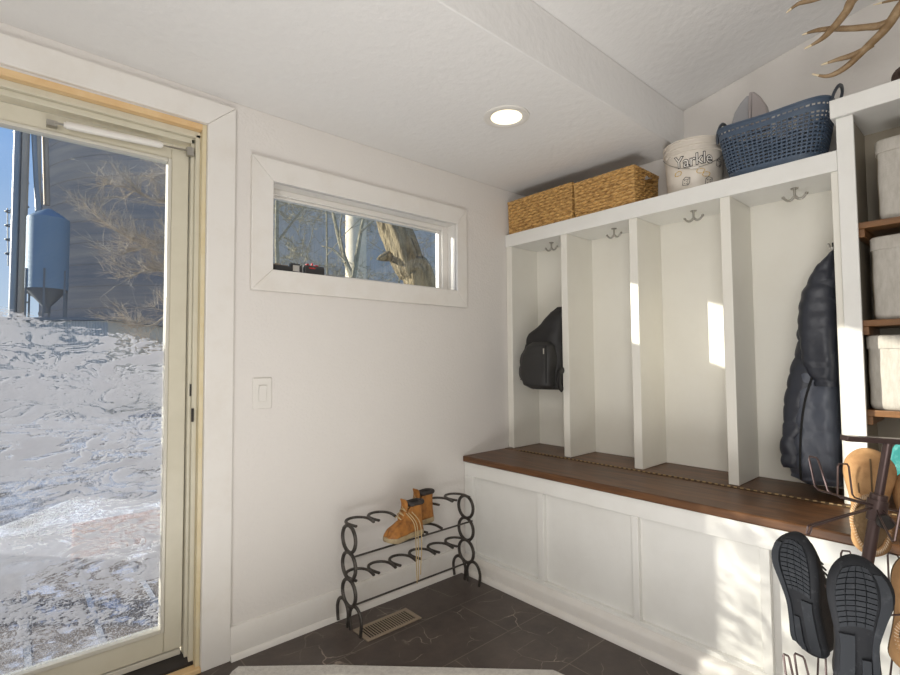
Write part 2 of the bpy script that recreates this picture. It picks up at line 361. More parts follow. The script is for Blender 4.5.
# ---- the storm door (door_1): frame, bead, frosted pane, closer, latch
d1 = struct(bpy.data.objects.new('door_1', None)); COL.objects.link(d1); d1.location = (.06, 2.09, .05)
f = MB(); yd0, yd1 = 2.085, 2.12
f.box(.440, .500, yd0, yd1, .075, 1.955); f.box(-.385, -.325, yd0, yd1, .075, 1.955); f.box(-.325, .440, yd0, yd1, 1.895, 1.955); f.box(-.325, .440, yd0, yd1, .075, .150)
f.build('door_frame', mCream, d1, bev=.003)
f = MB(); f.box(.428, .440, yd0 - .006, yd1, .150, 1.895); f.box(-.325, -.313, yd0 - .006, yd1, .150, 1.895); f.box(-.313, .428, yd0 - .006, yd1, 1.883, 1.895); f.box(-.313, .428, yd0 - .006, yd1, .150, .164)
f.build('glazing_bead', mTin, d1, bev=.002)
box(-.375, .495, yd0 - .004, yd1 - .006, .052, .072).build('door_sweep', mTin, d1, bev=.002)
box(-.316, .430, 2.100, 2.104, .160, 1.885).build('pane', mFrost, d1, smooth=False)
cl = MB(); a = at(66, 125, 1, 2.055); b_ = at(161, 145, 1, 2.055); cl.cyl(a, b_, .0125, 20)
q = (b_ - a).normalized(); cl.cyl(a - q * .006, a, .009, 16); cl.cyl(b_, b_ + q * .006, .009, 16)
c1 = cl.build('closer_tube', mPlastic, d1)
k = MB(); e0 = at(190, 151, 1, 2.06); k.cyl(b_, b_ + q * .03, .003, 8); k.tube([b_ + q * .028, e0], .004, 8); k.box(e0.x - .012, e0.x + .012, 2.05, 2.07, e0.z - .02, e0.z + .012)
k.tube([a - q * .004, a - q * .03], .004, 8); k.box(a.x - .05, a.x - .022, 2.056, 2.086, a.z - .012, a.z + .006)
k.build('closer_rod', mNickel, d1)
k = MB(); k.box(.509, .515, 2.060, 2.0665, 1.00, 1.045); k.build('latch_plate', mDark, d1, bev=.001)
k = MB(); k.box(.511, .5195, 2.041, 2.049, .905, .955); k.build('latch_plate', mDark, d1, bev=.001)

# ---- the long window (window_1)
w1 = struct(bpy.data.objects.new('window_1', None)); COL.objects.link(w1); w1.location = (1.31, 2.10, 1.505)
MB().box(.80, 1.822, 2.02, 2.17, 1.493, 1.506).box(.80, 1.822, 2.02, 2.17, 1.871, 1.88).box(.79, .801, 2.02, 2.17, 1.50, 1.88).box(1.821, 1.83, 2.02, 2.17, 1.50, 1.88).build('window_lining', mPlastic, w1)
f = MB(); f.box(.801, .825, 2.085, 2.14, 1.506, 1.871); f.box(1.785, 1.821, 2.085, 2.14, 1.506, 1.871); f.box(.825, 1.785, 2.085, 2.14, 1.846, 1.871); f.box(.825, 1.785, 2.085, 2.14, 1.506, 1.524)
f.box(1.772, 1.785, 2.10, 2.13, 1.524, 1.846); f.box(.825, .836, 2.10, 2.13, 1.524, 1.846); f.box(.836, 1.772, 2.10, 2.13, 1.836, 1.846)
wf_ = f.build('window_frame', mPlastic, w1, bev=.002)
box(.836, 1.772, 2.112, 2.116, 1.524, 1.836).build('pane', mGlass, wf_, smooth=False)

# ------------------------------------------------------------------ outside
mSnow = mat('snow', (.46, .48, .52), .8, var=(2.2, (.10, .085, .07), .42, .62), bump=(8, .6, .05))
mGround = struct(box(-30, 60, 4.2, 90, -.6, -.5).build('ground', mSnow))
def corr(name, col, col2, scale, ax, dist=.02, rough=.55, metal=.2):
    m = mat(name, col, rough, metal, var=(.8, col2, .35, .7)); t = m.node_tree; n = t.nodes; L = t.links
    c = n.new('ShaderNodeTexCoord'); wv = n.new('ShaderNodeTexWave'); wv.bands_direction = ax; wv.inputs['Scale'].default_value = scale; L.new(c.outputs['Object'], wv.inputs[0])
    bp = n.new('ShaderNodeBump'); bp.inputs['Distance'].default_value = dist; bp.inputs['Strength'].default_value = .8; L.new(wv.outputs[0], bp.inputs['Height']); L.new(bp.outputs[0], n['Principled BSDF'].inputs['Normal'])
    return m
mSilo = mat('galvanised_silo', (.27, .26, .26), .9, 0, var=(1.0, (.50, .41, .33), .36, .66, (.08, .08, 1.4)), spec=.1)
mSiloB = corr('blue_grey_sheet', (.46, .45, .42), (.58, .55, .50), 2.0, 'X')
mBin = corr('blue_hopper_steel', (.20, .28, .35), (.22, .30, .37), 6, 'Z', .01)
mCone = mat('hopper_cone_steel', (.17, .18, .19), .5, .3); mTubeM = mat('galvanised_tube', (.26, .28, .30), .4, .4); mTubeT = mat('weathered_tan_steel', (.42, .34, .26), .6, .2)
def silo(name, cx, cy, r, z0, z1, m_, label, band=1.1, n=72):
    prof = []; z = z0
    while z < z1:
        prof += [(r, z), (r * 1.0, z + band * .90), (r * 1.003, z + band * .93), (r * 1.003, z + band)]; z += band
    e_ = thing(name, label, 'silo', (cx, cy, z0))
    MB().lathe((cx, cy, 0), prof, n).build('silo_wall', m_, e_, ang=20)
    MB().lathe((cx, cy, 0), [(r * 1.02, z), (r * .15, z + r * .4), (.001, z + r * .4)], n).build('silo_roof', mTubeM, e_)
    return e_
silo('grain_silo', 9.7, 35.5, 8.6, -.5, 19, mSilo, 'huge galvanised grain silo with horizontal rings seen through the door')
silo('grain_silo', -13.8, 57.5, 9.0, -.5, 28, mSilo, 'unseen second grain silo added far left to shade the first')  # added out of view to keep the sun off the first silo
# blue hopper bin
hx, hy = atd(48, 250, 21)[:2]; hz = lambda v: atd(48, v, 21).z
hb = thing('hopper_bin', 'small blue hopper bin with conical bottom on legs before the big silo', 'hopper bin', (hx, hy, -.5))
rr = .72
MB().lathe((hx, hy, 0), [(.02, hz(208)), (.12, hz(209)), (rr * .55, hz(213)), (rr, hz(219)), (rr, hz(290))], 40).build('bin_body', mBin, hb)
MB().lathe((hx, hy, 0), [(rr * .99, hz(290)), (.14, hz(307)), (.14, hz(313))], 32).build('hopper_cone', mCone, hb)
for k in range(6):
    an = R(20 + 60 * k); px, py = hx + cos(an) * rr, hy + sin(an) * rr
    MB().box(px - .035, px + .035, py - .035, py + .035, -.5, hz(271)).build('leg', mCone, hb)
# elevator leg: tubes, spouts and caged ladder
el = thing('grain_elevator', 'tall grain elevator leg with downspouts and caged ladder left of the silo', 'grain elevator', (.2, 26, -.5))
def spot(u, v, t_=22): return atd(u, v, t_)
def vtube(u, v0, v1, r, m_, nm='tube', t_=22):
    p = spot(u, v0, t_); z1_ = spot(u, v1, t_).z; return MB().cyl((p.x, p.y, z1_), (p.x, p.y, p.z), r, 12).build(nm, m_, el)
vtube(21, 60, 330, .17, mTubeM, 'elevator_tube'); vtube(28.5, 60, 330, .13, mTubeT, 'elevator_tube')
MB().cyl(spot(31, 60), spot(39, 212), .13, 12).build('downspout', mTubeM, el)
MB().cyl(spot(38, 60), spot(40, 208), .07, 12).build('downspout', mTubeT, el)
MB().cyl(spot(43, 60, 22.5), spot(47, 205, 22.5), .12, 12).build('downspout', mTubeT, el)
MB().cyl(spot(16, 285), spot(50, 305), .08, 10).build('downspout', mTubeM, el)
g_ = MB(); 
for v in range(212, 268, 14):
    for du in (-3.5, 3.5): pass
    c_ = spot(11, v); g_.tube([c_ + V((.2 * cos(t_ * pi / 6), .2 * sin(t_ * pi / 6), 0)) for t_ in range(12)], .03, 6, closed=True)
for u in (7.5, 11, 15): g_.cyl(spot(u, 208), spot(u + .5, 266), .022, 6)
g_.build('ladder_cage', mCone, el)
for v in range(110, 330, 24):
    c_ = spot(21, v); MB().tube([c_ + V((.26 * cos(t_ * pi / 6), .26 * sin(t_ * pi / 6), 0)) for t_ in range(12)], .03, 6, closed=True).build('tube_band', mCone, el)
# shed with a low metal roof
sh = thing('metal_shed', 'low corrugated metal shed roof below the hopper bin', 'shed', (2.5, 17, -.5))
mShedW = corr('shed_wall_sheet', (.42, .42, .40), (.50, .49, .46), 9, 'X'); 
pa = atd(-25, 306, 15); pb = atd(108, 319, 15)
n_ = V((pb.y - pa.y, -(pb.x - pa.x), 0)).normalized() * -1
MB().prism([(pa.x, pa.y, -.5), (pb.x, pb.y, -.5), (pb.x, pb.y, pb.z - .05), (pa.x, pa.y, pb.z - .05)], n_ * 3).build('shed_wall', mShedW, sh)
MB().prism([(pa.x, pa.y - .15, pb.z - .04), (pb.x + .1, pb.y - .15, pb.z - .04), (pb.x + .1, pb.y - .15, pb.z + .06), (pa.x, pa.y - .15, pb.z + .06)], n_ * 3.4).build('shed_roof', mCone, sh)
# buildings behind the trees outside the long window
bb = thing('blue_barn', 'blue corrugated metal barn behind the bare trees outside the window', 'barn', (12, 18, -.5))
p0, p1 = atd(262, 250, 16), atd(520, 250, 22)
dn = V((p1.y - p0.y, -(p1.x - p0.x), 0)).normalized() * -1
MB().prism([(p0.x, p0.y, -.5), (p1.x, p1.y, -.5), (p1.x, p1.y, 9), (p0.x, p0.y, 9)], dn * 4).build('barn_wall', mSiloB, bb)
MB().prism([(p0.x, p0.y, 9) , (p1.x, p1.y, 9), (p1.x, p1.y, 9.3), (p0.x, p0.y, 9.3)], dn * 4.4).build('barn_roof', mCone, bb)
mCreamTower = mat('cream_tower_sheet', (.78, .68, .50), .7, var=(5, (.62, .52, .36), .5, .8))
tp = atd(356, 250, 13); tag(MB().lathe((tp.x, tp.y, 0), [(.27, -.5), (.27, 7.5), (.22, 7.7), (.001, 7.7)], 24).build('chimney_pipe', mCreamTower), 'tall cream cylindrical pipe behind the forked sapling outside the window', 'pipe')
mRust = mat('rust_red_planks', (.22, .05, .025), .7, var=(4, (.13, .035, .02), .4, .7, (1, 1, 6)))
ra, rb = atd(20, 540, 4.6), atd(240, 512, 4.6)
tag(box(.35, 3.4, 4.3, 4.42, -.35, .0).build('garden_bed', mRust), 'rust red plank edging of a garden bed beyond the deck', 'garden bed')
# deck
mDeckW = mat('weathered_deck_plank', (.16, .13, .11), .75, var=(8, (.5, .52, .6), .52, .6, (1, 1, 1)), bump=(30, .5, .01))
dk = thing('deck', 'weathered plank deck dusted with snow outside the glass door', 'deck', (.3, 2.8, -.3))
for k in range(11):
    x0 = -.95 + k * .262; box(x0, x0 + .238, 2.21, 4.1, -.20, -.15).build('plank', mDeckW, dk, bev=.004)
dm = MB(); 
for k in range(12):
    x0 = -.974 + k * .262; dm.box(x0, x0 + .024, 2.21, 4.1, -.22, -.147)
dm.build('snow_line', mSnow, dk)
# trees
def tree(name, base, height, r0, spread, seed, m_, label, trunk=None, depth=4, twigs=5, lean=(0, 0, 0), first=.3):
    rnd = random.Random(seed); mbk = MB(); base = V(base)
    def branch(p, d, L_, r, lv):
        pts = [p.copy()]; rs = [r]; q_ = p.copy(); dd = d.copy(); ns = 5
        for i in range(ns):
            dd = (dd + V((rnd.uniform(-1, 1), rnd.uniform(-1, 1), rnd.uniform(-.6, .9))) * (.11 if lv else .05)).normalized()
            q_ = q_ + dd * (L_ / ns); pts.append(q_.copy()); rs.append(r * (1 - .8 * (i + 1) / ns) if lv else r * (1 - .6 * (i + 1) / ns))
        mbk.tube(pts, rs, 5 if lv > 1 else 8, cap=False)
        if lv < depth:
            for i in range(twigs + (3 if lv == 0 else 0)):
                t_ = rnd.uniform(first if lv == 0 else .2, 1); k_ = min(int(t_ * ns), ns - 1); pp = pts[k_].lerp(pts[k_ + 1], t_ * ns - k_)
                ax = V((rnd.uniform(-1, 1), rnd.uniform(-1, 1), rnd.uniform(-.35, .6))).normalized()
                nd = (dd * (1 - spread) + ax * spread * 1.5).normalized()
                branch(pp, nd, L_ * rnd.uniform(.38, .6), max(rs[k_] * .45, .0045), lv + 1)
    d0 = (V((0, 0, 1)) + V(lean)).normalized(); branch(base, d0, height, r0, 0)
    return tag(mbk.build(name, m_), label, 'tree', 'bare trees outside')
mTwigT = mat('sunlit_frosty_bark', (.62, .52, .40), .8, var=(6, (.30, .24, .17), .4, .7))
mTwigG = mat('grey_green_bark', (.40, .36, .25), .85, var=(20, (.22, .19, .12), .4, .7), bump=(40, .8, .02))
def gp(u, v, t_, z=-.5): p = atd(u, v, t_); return (p.x, p.y, z)
ft = MB(); rf_ = random.Random(5); trunk = [V(gp(200, 300, 6.5)), atd(198, 330, 6.5), atd(196, 240, 6.5), atd(190, 150, 6.5), atd(186, 60, 6.5)]
ft.tube(catmull(trunk, 6), [lerp(.085, .02, i / 24) for i in range(25)], 8)
def sprout(p, d, L_, r_, lv):
    P = [p.copy()]; q = p.copy(); dd = d.copy()
    for i in range(4):
        dd = (dd + V((rf_.uniform(-1, 1), rf_.uniform(-1, 1), rf_.uniform(-.7, .8))) * .14).normalized(); q = q + dd * L_ / 4; P.append(q.copy())
    ft.tube(P, [lerp(r_, r_ * .35, i / 4) for i in range(5)], 4, cap=False)
    if lv:
        for _ in range(5):
            k_ = rf_.randint(0, 3); nd = (dd * 1.0 + V((rf_.uniform(-1, 1), rf_.uniform(-1, 1), rf_.uniform(-.6, 1)))).normalized(); sprout(P[k_].lerp(P[k_ + 1], rf_.random()), nd, L_ * .6, r_ * .65, lv - 1)
for path in ([(197, 262), (178, 258), (150, 248), (120, 232), (96, 216)], [(196, 240), (172, 240), (146, 246), (120, 255)], [(196, 205), (175, 205), (150, 198), (128, 188), (108, 184)], [(198, 320), (176, 310), (150, 326), (124, 318)], [(197, 290), (176, 276), (152, 270), (130, 276)], [(196, 180), (176, 172), (152, 176)], [(198, 345), (165, 352), (136, 344)]):
    P = catmull([atd(u, v, 6.5 - .12 * i) for i, (u, v) in enumerate(path)], 6); n = len(P)
    ft.tube(P, [lerp(.022, .006, i / (n - 1)) for i in range(n)], 6, cap=False)
    for i in range(3, n):
        for _ in range(2):
            d = (P[i] - P[i - 1]).normalized(); nd = (d * .95 + V((rf_.uniform(-1, 1), rf_.uniform(-1, 1), rf_.uniform(-.5, 1.1)))).normalized(); sprout(P[i], nd, rf_.uniform(.16, .42), .0042, 1 + (i % 2 == 0))
tag(ft.build('bare_tree', mTwigT), 'bare frosted tree with branches reaching across the right of the door glass', 'tree')
tree('bare_sapling', gp(281, 250, 7), 5.5, .05, .5, 11, mTwigG, 'slim twiggy tree at the left edge of the window', depth=5, twigs=5)
tree('bare_sapling', gp(330, 250, 10), 6, .03, .6, 31, mTwigG, 'thin tangled sapling left of the forked one outside the window', depth=5, twigs=5)
tree('bare_sapling', gp(432, 250, 12), 7, .08, .6, 18, mTwigG, 'bushy bare tree right of the thick trunk outside the window', depth=5, twigs=5, lean=(.2, 0, 0))
tree('bare_sapling', gp(385, 250, 14), 7, .04, .6, 22, mTwigG, 'fine twiggy sapling just left of the thick trunk', depth=5, twigs=5)
fk = MB(); a0 = V(gp(353, 300, 8)); z_ = atd(353, 278, 8)
fk.tube([a0, z_], [.07, .055], 8)
for (us) in ([(353, 278), (346, 262), (338, 235), (331, 200), (325, 160)], [(353, 278), (357, 255), (361, 230), (366, 205), (368, 170)], [(344, 255), (340, 230), (344, 205)], [(361, 232), (372, 222), (384, 216)], [(346, 262), (334, 250), (322, 246)]):
    pts = catmull([atd(u, v, 8 + .1 * i) for i, (u, v) in enumerate(us)], 4); fk.tube(pts, [lerp(.05 if us[0][1] == 278 else .02, .008, i / len(pts)) for i in range(len(pts))], 8)
tag(fk.build('forked_tree', mTwigG), 'sapling forking low into a V before the cream pipe', 'tree', None)
def thick():
    mbk = MB(); pts = catmull([V((*gp(452, 300, 4.6)[:2], -.5)), atd(424, 300, 4.6), atd(410, 265, 4.6), atd(398, 236, 4.65), atd(386, 205, 4.7), atd(376, 160, 4.75), atd(372, 90, 4.8)], 8)
    N = len(pts); n = 40; vs = []; fs = []
    for i, p in enumerate(pts):
        d = (pts[min(i + 1, N - 1)] - pts[max(i - 1, 0)]).normalized(); u = d.cross(V((0, 1, 0))).normalized(); w_ = d.cross(u)
        for k in range(n):
            a_ = 2 * pi * k / n; r = .135 * (1 + .10 * sin(a_ * 9 + i * .12 + 2 * sin(i * .2)) + .07 * sin(a_ * 5 - i * .1) + .05 * noise.noise(V((cos(a_) * 3, sin(a_) * 3, i * .3))))
            vs.append(p + u * cos(a_) * r + w_ * sin(a_) * r)
    for i in range(N - 1):
        for k in range(n): fs.append((i * n + k, i * n + (k + 1) % n, (i + 1) * n + (k + 1) % n, (i + 1) * n + k))
    mbk.add(vs, fs)
    mbk.tube([atd(388, 256, 4.6), atd(381, 258, 4.5), atd(378, 259, 4.45)], [.05, .03, .012], 8)
    mB = mat('furrowed_bark', (.30, .24, .14), .9, var=(6, (.10, .075, .04), .42, .66, (3, 3, .7)), bump=(14, 1, .05, (2, 2, .4)))
    return tag(mbk.build('thick_tree', mB, ang=80), 'thick leaning tree trunk with furrowed bark outside the window', 'tree')
thick()
# added tree trunk, out of view to the left, put there to shade part of the window
tag(MB().tube(catmull([(-1.77, 5.1, -.5), (-1.72, 5.1, 1), (-1.71, 5.12, 2.2), (-1.73, 5.1, 3.6), (-1.8, 5.2, 5)], 6), .145, 16).build('thick_tree', mTwigG), 'unseen straight tree trunk added beyond the deck to shade the window', 'tree')

# ------------------------------------------------------------------ bench
bn = thing('storage_bench', 'long white panelled storage bench with dark walnut stained lid under the cubbies', 'bench', (2.1, .8, 0))
YE = -.62
box(1.898, 2.49, YE, 2.018, 0, .572).build('carcass', mWhite, bn, bev=.001)
box(1.875, 1.899, YE, 2.018, .500, .572).build('top_rail', mWhite, bn, bev=.002)
box(1.875, 1.899, YE, 2.018, .04, .098).build('bottom_rail', mWhite, bn, bev=.002)
for y0, y1 in ((1.955, 2.018), (1.483, 1.520), (1.016, 1.044), (.559, .590), (.10, .135), (-.36, -.325)):
    box(1.875, 1.899, y0, y1, .098, .500).build('stile', mWhite, bn, bev=.002)
b = MB(); b.prism([(1.876, YE, .0), (1.845, YE, 0), (1.845, YE, .062), (1.853, YE, .074), (1.872, YE, .080), (1.876, YE, .082)], (0, 2.018 - YE, 0))
b.prism([(1.846, YE, 0), (1.822, YE, 0), (1.824, YE, .012), (1.834, YE, .021), (1.846, YE, .023)], (0, 2.018 - YE, 0))
b.build('kick_board', mTrim, bn)
lid = box(1.861, 2.190, YE, 2.017, .574, .606).build('lid', mTop, bn, bev=.006)
box(2.197, 2.49, YE, 2.017, .574, .606).build('rear_plank', mTop, bn, bev=.003)
hg = MB(); y = 1.9; hg.box(2.184, 2.203, YE, 1.9, .6055, .6072)
hg.cyl((2.1935, YE, .608), (2.1935, 1.9, .608), .0032, 8); hg.mi = 1
while y > YE + .03: hg.cyl((2.1935, y, .6084), (2.1935, y - .012, .6084), .0042, 8); y -= .024
mHinge = mat('aged_hinge', (.09, .055, .03), .4, .6); mHinge2 = mat('worn_brass_knuckle', (.36, .25, .13), .35, .7)
hg.build('piano_hinge', [mHinge, mHinge2], bn)

# ------------------------------------------------------------------ cubbies
lk = thing('cubby_unit', 'white four bay coat cubby unit standing on the bench', 'cubby unit', (2.36, 1.2, .607))
ZT0, ZT1, XF, XK = 1.802, 1.877, 2.235, 2.475
box(XF - .006, 2.492, .403, 2.018, ZT0, ZT1).build('top_board', mWhite, lk, bev=.002)
box(XK, 2.492, .403, 2.018, .607, ZT0).build('back_panel', mCubby, lk)
for y0, y1 in ((1.975, 2.018), (1.580, 1.620), (1.178, 1.220), (.766, .806), (.403, .425)):
    box(XF, XK, y0, y1, .607, ZT0).build('side_panel' if y0 in (1.975, .403) else 'divider', mCubby, lk, bev=.002)
def hook(y, x=2.335):
    h = MB(); z = ZT0
    h.lathe((x, y, 0), [(.001, z - .004), (.012, z - .004), (.015, z)], 16)
    h.cyl((x, y, z - .003), (x, y, z - .034), .0045, 10)
    for s_ in (-1, 1):
        h.tube(catmull([(x, y, z - .032), (x, y + s_ * .012, z - .044), (x, y + s_ * .026, z - .044), (x, y + s_ * .040, z - .030)], 5), [.0052] * 8 + [.0045] * 8, 10)
        h.lathe((x, y + s_ * .040, z - .029), [(.001, -.007), (.006, -.002), (.006, .003), (.001, .006)], 10)
    return h.build('coat_hook', mNickel, lk)
for y in (1.757, 1.357, .955, .562): hook(y)
h = MB(); h.box(2.30, 2.312, .425, .428, 1.53, 1.575); h.tube(catmull([(2.306, .428, 1.545), (2.306, .447, 1.538), (2.306, .455, 1.556)], 4), .004, 8); h.build('coat_hook', mNickel, lk)
h = MB(); h.box(2.30, 2.312, 1.620, 1.623, 1.37, 1.42); h.tube(catmull([(2.306, 1.623, 1.39), (2.306, 1.645, 1.38), (2.306, 1.652, 1.40)], 4), .004, 8); h.build('coat_hook', mNickel, lk)
# tall shelf unit at the right
ts = thing('shelf_unit', 'taller white shelf unit with brown shelves right of the cubbies', 'shelf unit', (2.36, 0, .607))
box(2.235, 2.49, .365, .401, .607, 1.988).build('side_panel', mWhite, ts, bev=.001)
box(2.235, 2.49, YE, YE + .036, .607, 1.988).build('side_panel', mWhite, ts, bev=.001)
box(2.477, 2.492, YE + .036, .365, .607, 1.988).build('back_panel', mShelfIn, ts)
box(2.222, 2.236, .352, .402, .607, 1.988).build('face_stile', mWhite, ts, bev=.002)
box(2.205, 2.492, YE, .415, 1.988, 2.055).build('top_cap', mWhite, ts, bev=.003)
box(2.25, 2.477, .360, .3645, .61, 1.985).build('shaded_lining', mShelfIn, ts)  # thin sheet in the shaded colour over the side panel
for z in (1.602, 1.256, .943):
    b = MB(); b.box(2.245, 2.476, YE + .037, .359, z - .022, z); b.box(2.25, 2.46, .338, .3595, z - .052, z - .022); b.build('shelf', mShelfW, ts, bev=.002)

# linen storage boxes
def linen_box(z, h_, y1, label, x0=2.262, w_=.36):
    e_ = thing('fabric_bin', label, 'storage bin', (2.36, y1 - w_ / 2, z), 'linen storage bins on the shelves')
    def ring(zz, ins):
        P = []; a, b_ = .105 - ins, w_ / 2 - ins; cx, cy = x0 + .105, y1 - w_ / 2
        for k in range(48):
            t_ = 2 * pi * k / 48; ex = .22
            P.append(V((cx + a * math.copysign(abs(cos(t_)) ** ex, cos(t_)), cy + b_ * math.copysign(abs(sin(t_)) ** ex, sin(t_)), zz)))
        return P
    hs = [(0, .012), (.006, .004), (.02, .001), (.25, .002), (.5, .0), (.75, .002), (.93, 0), (.985, .001), (1, .006), (1, .03)]
    rs = [ring(z + (a if a < .03 else a * h_), i) for a, i in hs]
    q_ = MB().rings(rs)
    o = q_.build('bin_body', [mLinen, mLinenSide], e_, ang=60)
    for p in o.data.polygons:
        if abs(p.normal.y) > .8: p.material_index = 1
    lm = MB(); lm.rings([ring(z + h_ - .045, -.0025), ring(z + h_ - .004, -.0025), ring(z + h_ + .001, .002), ring(z + h_ + .001, .03)], cap=True); lm.build('lid', [mLinen], e_, ang=60)
    return e_
linen_box(1.602, .283, .305, 'grey linen bin on the top shelf of the tall unit')
linen_box(1.256, .290, .330, 'grey linen bin on the middle shelf of the tall unit')
linen_box(.943, .258, .352, 'sunlit linen bin on the lowest shelf of the tall unit')

# ------------------------------------------------------------------ things on top
def wicker(name, x0, x1, y0, y1, z0, z1, label, hole=False):
    e_ = thing(name, label, 'basket', ((x0 + x1) / 2, (y0 + y1) / 2, z0), 'woven baskets on the cubbies')
    mb = MB(); rows = max(8, int((z1 - z0) / .0165)); sub = 6
    per = [((x0, y0), (x0, y1)), ((x0, y1), (x1, y1)), ((x1, y1), (x1, y0)), ((x1, y0), (x0, y0))]
    tp_ = .012
    for fi, ((ax, ay), (bx, by)) in enumerate(per):
        Ln = math.hypot(bx - ax, by - ay); nu = int(Ln / .006); nv = rows * sub
        nx, ny = (by - ay) / Ln * -1, (bx - ax) / Ln
        vs = []; fs = []
        for j_ in range(nv + 1):
            v_ = j_ / nv; z = lerp(z0, z1, v_); ins = tp_ * (1 - v_)
            row = j_ // sub
            for i in range(nu + 1):
                u_ = i / nu; s_ = u_ * Ln
                ph = s_ / .046 + row * .5 + .18 * sin(row * 3.1) + .25 * (j_ % sub) / sub
                hgt = .0115 * abs(sin(pi * ph)) ** .7 * sin(pi * (j_ % sub) / sub) ** .7 - .004 + .0018 * noise.noise(V((s_ * 60, z * 60, fi)))
                hgt *= 1
                px = lerp(ax, bx, u_); py = lerp(ay, by, u_)
                cx, cy = (x0 + x1) / 2, (y0 + y1) / 2
                px += (cx - px) * ins * 3; py += (cy - py) * ins * 1.5
                edge = min(u_, 1 - u_) * Ln; k_ = min(1, edge / .012)
                vs.append((px + nx * hgt * k_, py + ny * hgt * k_, z + .0015 * sin(pi * ph * 2) * (1 if 0 < j_ < nv else 0)))
        for j_ in range(nv):
            for i in range(nu):
                if hole and fi == 3:
                    u_ = (i + .5) / nu; v_ = (j_ + .5) / nv
                    if .26 < u_ < .58 and .58 < v_ < .86: continue
                fs.append((j_ * (nu + 1) + i, j_ * (nu + 1) + i + 1, (j_ + 1) * (nu + 1) + i + 1, (j_ + 1) * (nu + 1) + i))
        mb.add(vs, fs)
    mb.box(x0 + .03, x1 - .03, y0 + .02, y1 - .02, z0 + .001, z0 + .004)
    ww_ = mb.build('woven_wall', mWicker, e_, ang=70)
    rim = MB(); P = []
    N = 160; L4 = [(x0, y0), (x0, y1), (x1, y1), (x1, y0)]; tot = 2 * (x1 - x0 + y1 - y0); acc = []
    for i in range(N):
        s_ = tot * i / N; k_ = 0
        for (a_, b_) in zip(L4, L4[1:] + L4[:1]):
            l_ = math.hypot(b_[0] - a_[0], b_[1] - a_[1])
            if s_ <= l_: acc.append((lerp(a_[0], b_[0], s_ / l_), lerp(a_[1], b_[1], s_ / l_))); break
            s_ -= l_
    for ph_ in (0, pi):
        rim.tube([(x, y, z1 - .001 + .003 * sin(i * .9 + ph_)) for i, (x, y) in enumerate(acc)], .0055, 6, closed=True)
    rim.build('rim', mWicker, ww_)
    return e_
wicker('wicker_basket', 2.242, 2.46, 1.545, 2.005, 1.8775, 2.072, 'rectangular woven basket in the corner beside the wall, left of two')
wicker('wicker_basket', 2.242, 2.486, 1.188, 1.532, 1.8775, 2.060, 'woven basket with handle hole standing next to the printed bucket', hole=True)

# bucket with printed name and dice
bx_, by_ = 2.380, .965; bz = 1.877
bk = thing('plastic_bucket', 'off white plastic bucket with black Yarkle lettering and dice drawings', 'bucket', (bx_, by_, bz))
def br(z): return lerp(.114, .127, z / .25)
_b = MB().lathe((bx_, by_, bz), [(.001, .003), (.105, .003), (.113, 0.0), (.114, .004), (br(.19), .19), (br(.19) + .004, .192), (br(.2) + .004, .20), (br(.2), .202), (br(.216), .216), (br(.216) + .005, .218), (br(.225) + .005, .227), (br(.226), .229), (br(.246), .244), (br(.25) + .004, .246), (br(.25) + .004, .252), (br(.25) - .002, .252), (br(.24) - .003, .23), (.11, .006), (.001, .006)], 64)
_b.mod(lambda p: V((p.x, p.y, bz + (p.z - bz) * .94))).build('bucket_body', mBucket, bk, ang=30)
ph0 = math.atan2(-by_, -bx_ ) + .12          # side that faces the doorway
def on_bucket(p, off):                        # p.x along the surface, p.y up
    rr_ = br(p.y) + off; a_ = ph0 + p.x / .121
    return V((bx_ + cos(a_) * rr_, by_ + sin(a_) * rr_, bz + p.y))
def text_mesh(body, size, off, thick_):
    cu_ = bpy.data.curves.new('lettering', 'FONT'); cu_.body = body; cu_.size = size; cu_.offset = off; cu_.extrude = 0; cu_.align_x = 'CENTER'; cu_.space_character = .98; cu_.resolution_u = 3
    o = bpy.data.objects.new('lettering', cu_); COL.objects.link(o); bpy.context.view_layer.update()
    me = bpy.data.meshes.new_from_object(o.evaluated_get(bpy.context.evaluated_depsgraph_get())); bpy.data.objects.remove(o)
    bm = bmesh.new(); bm.from_mesh(me); bmesh.ops.triangulate(bm, faces=bm.faces)
    bmesh.ops.subdivide_edges(bm, edges=[e_ for e_ in bm.edges if e_.calc_length() > .012], cuts=2); bm.to_mesh(me); bm.free(); return me
for nm, off, dr, m_ in (('letter_outline', .0032, .0008, mInk), ('letter_fill', -.0002, .0014, mPaleInk)):
    me = text_mesh('Yarkle', .072, off, 0)
    for v in me.vertices:
        x, y = v.co.x * .88 - .016, v.co.y; y += .004 * sin(x * 40) + .113
        v.co = on_bucket(V((x, y, 0)), dr)
    me.materials.clear(); me.materials.append(m_); o = bpy.data.objects.new(nm, me); COL.objects.link(o); o.parent = bk; o.matrix_parent_inverse = Matrix.Translation(-bk.location)
def _stroke(mb, pts, w_, off=.0012):
    P = [on_bucket(V((x, y, 0)), off) for x, y in pts]; mb.tube(P, w_, 5)
stroke = _stroke
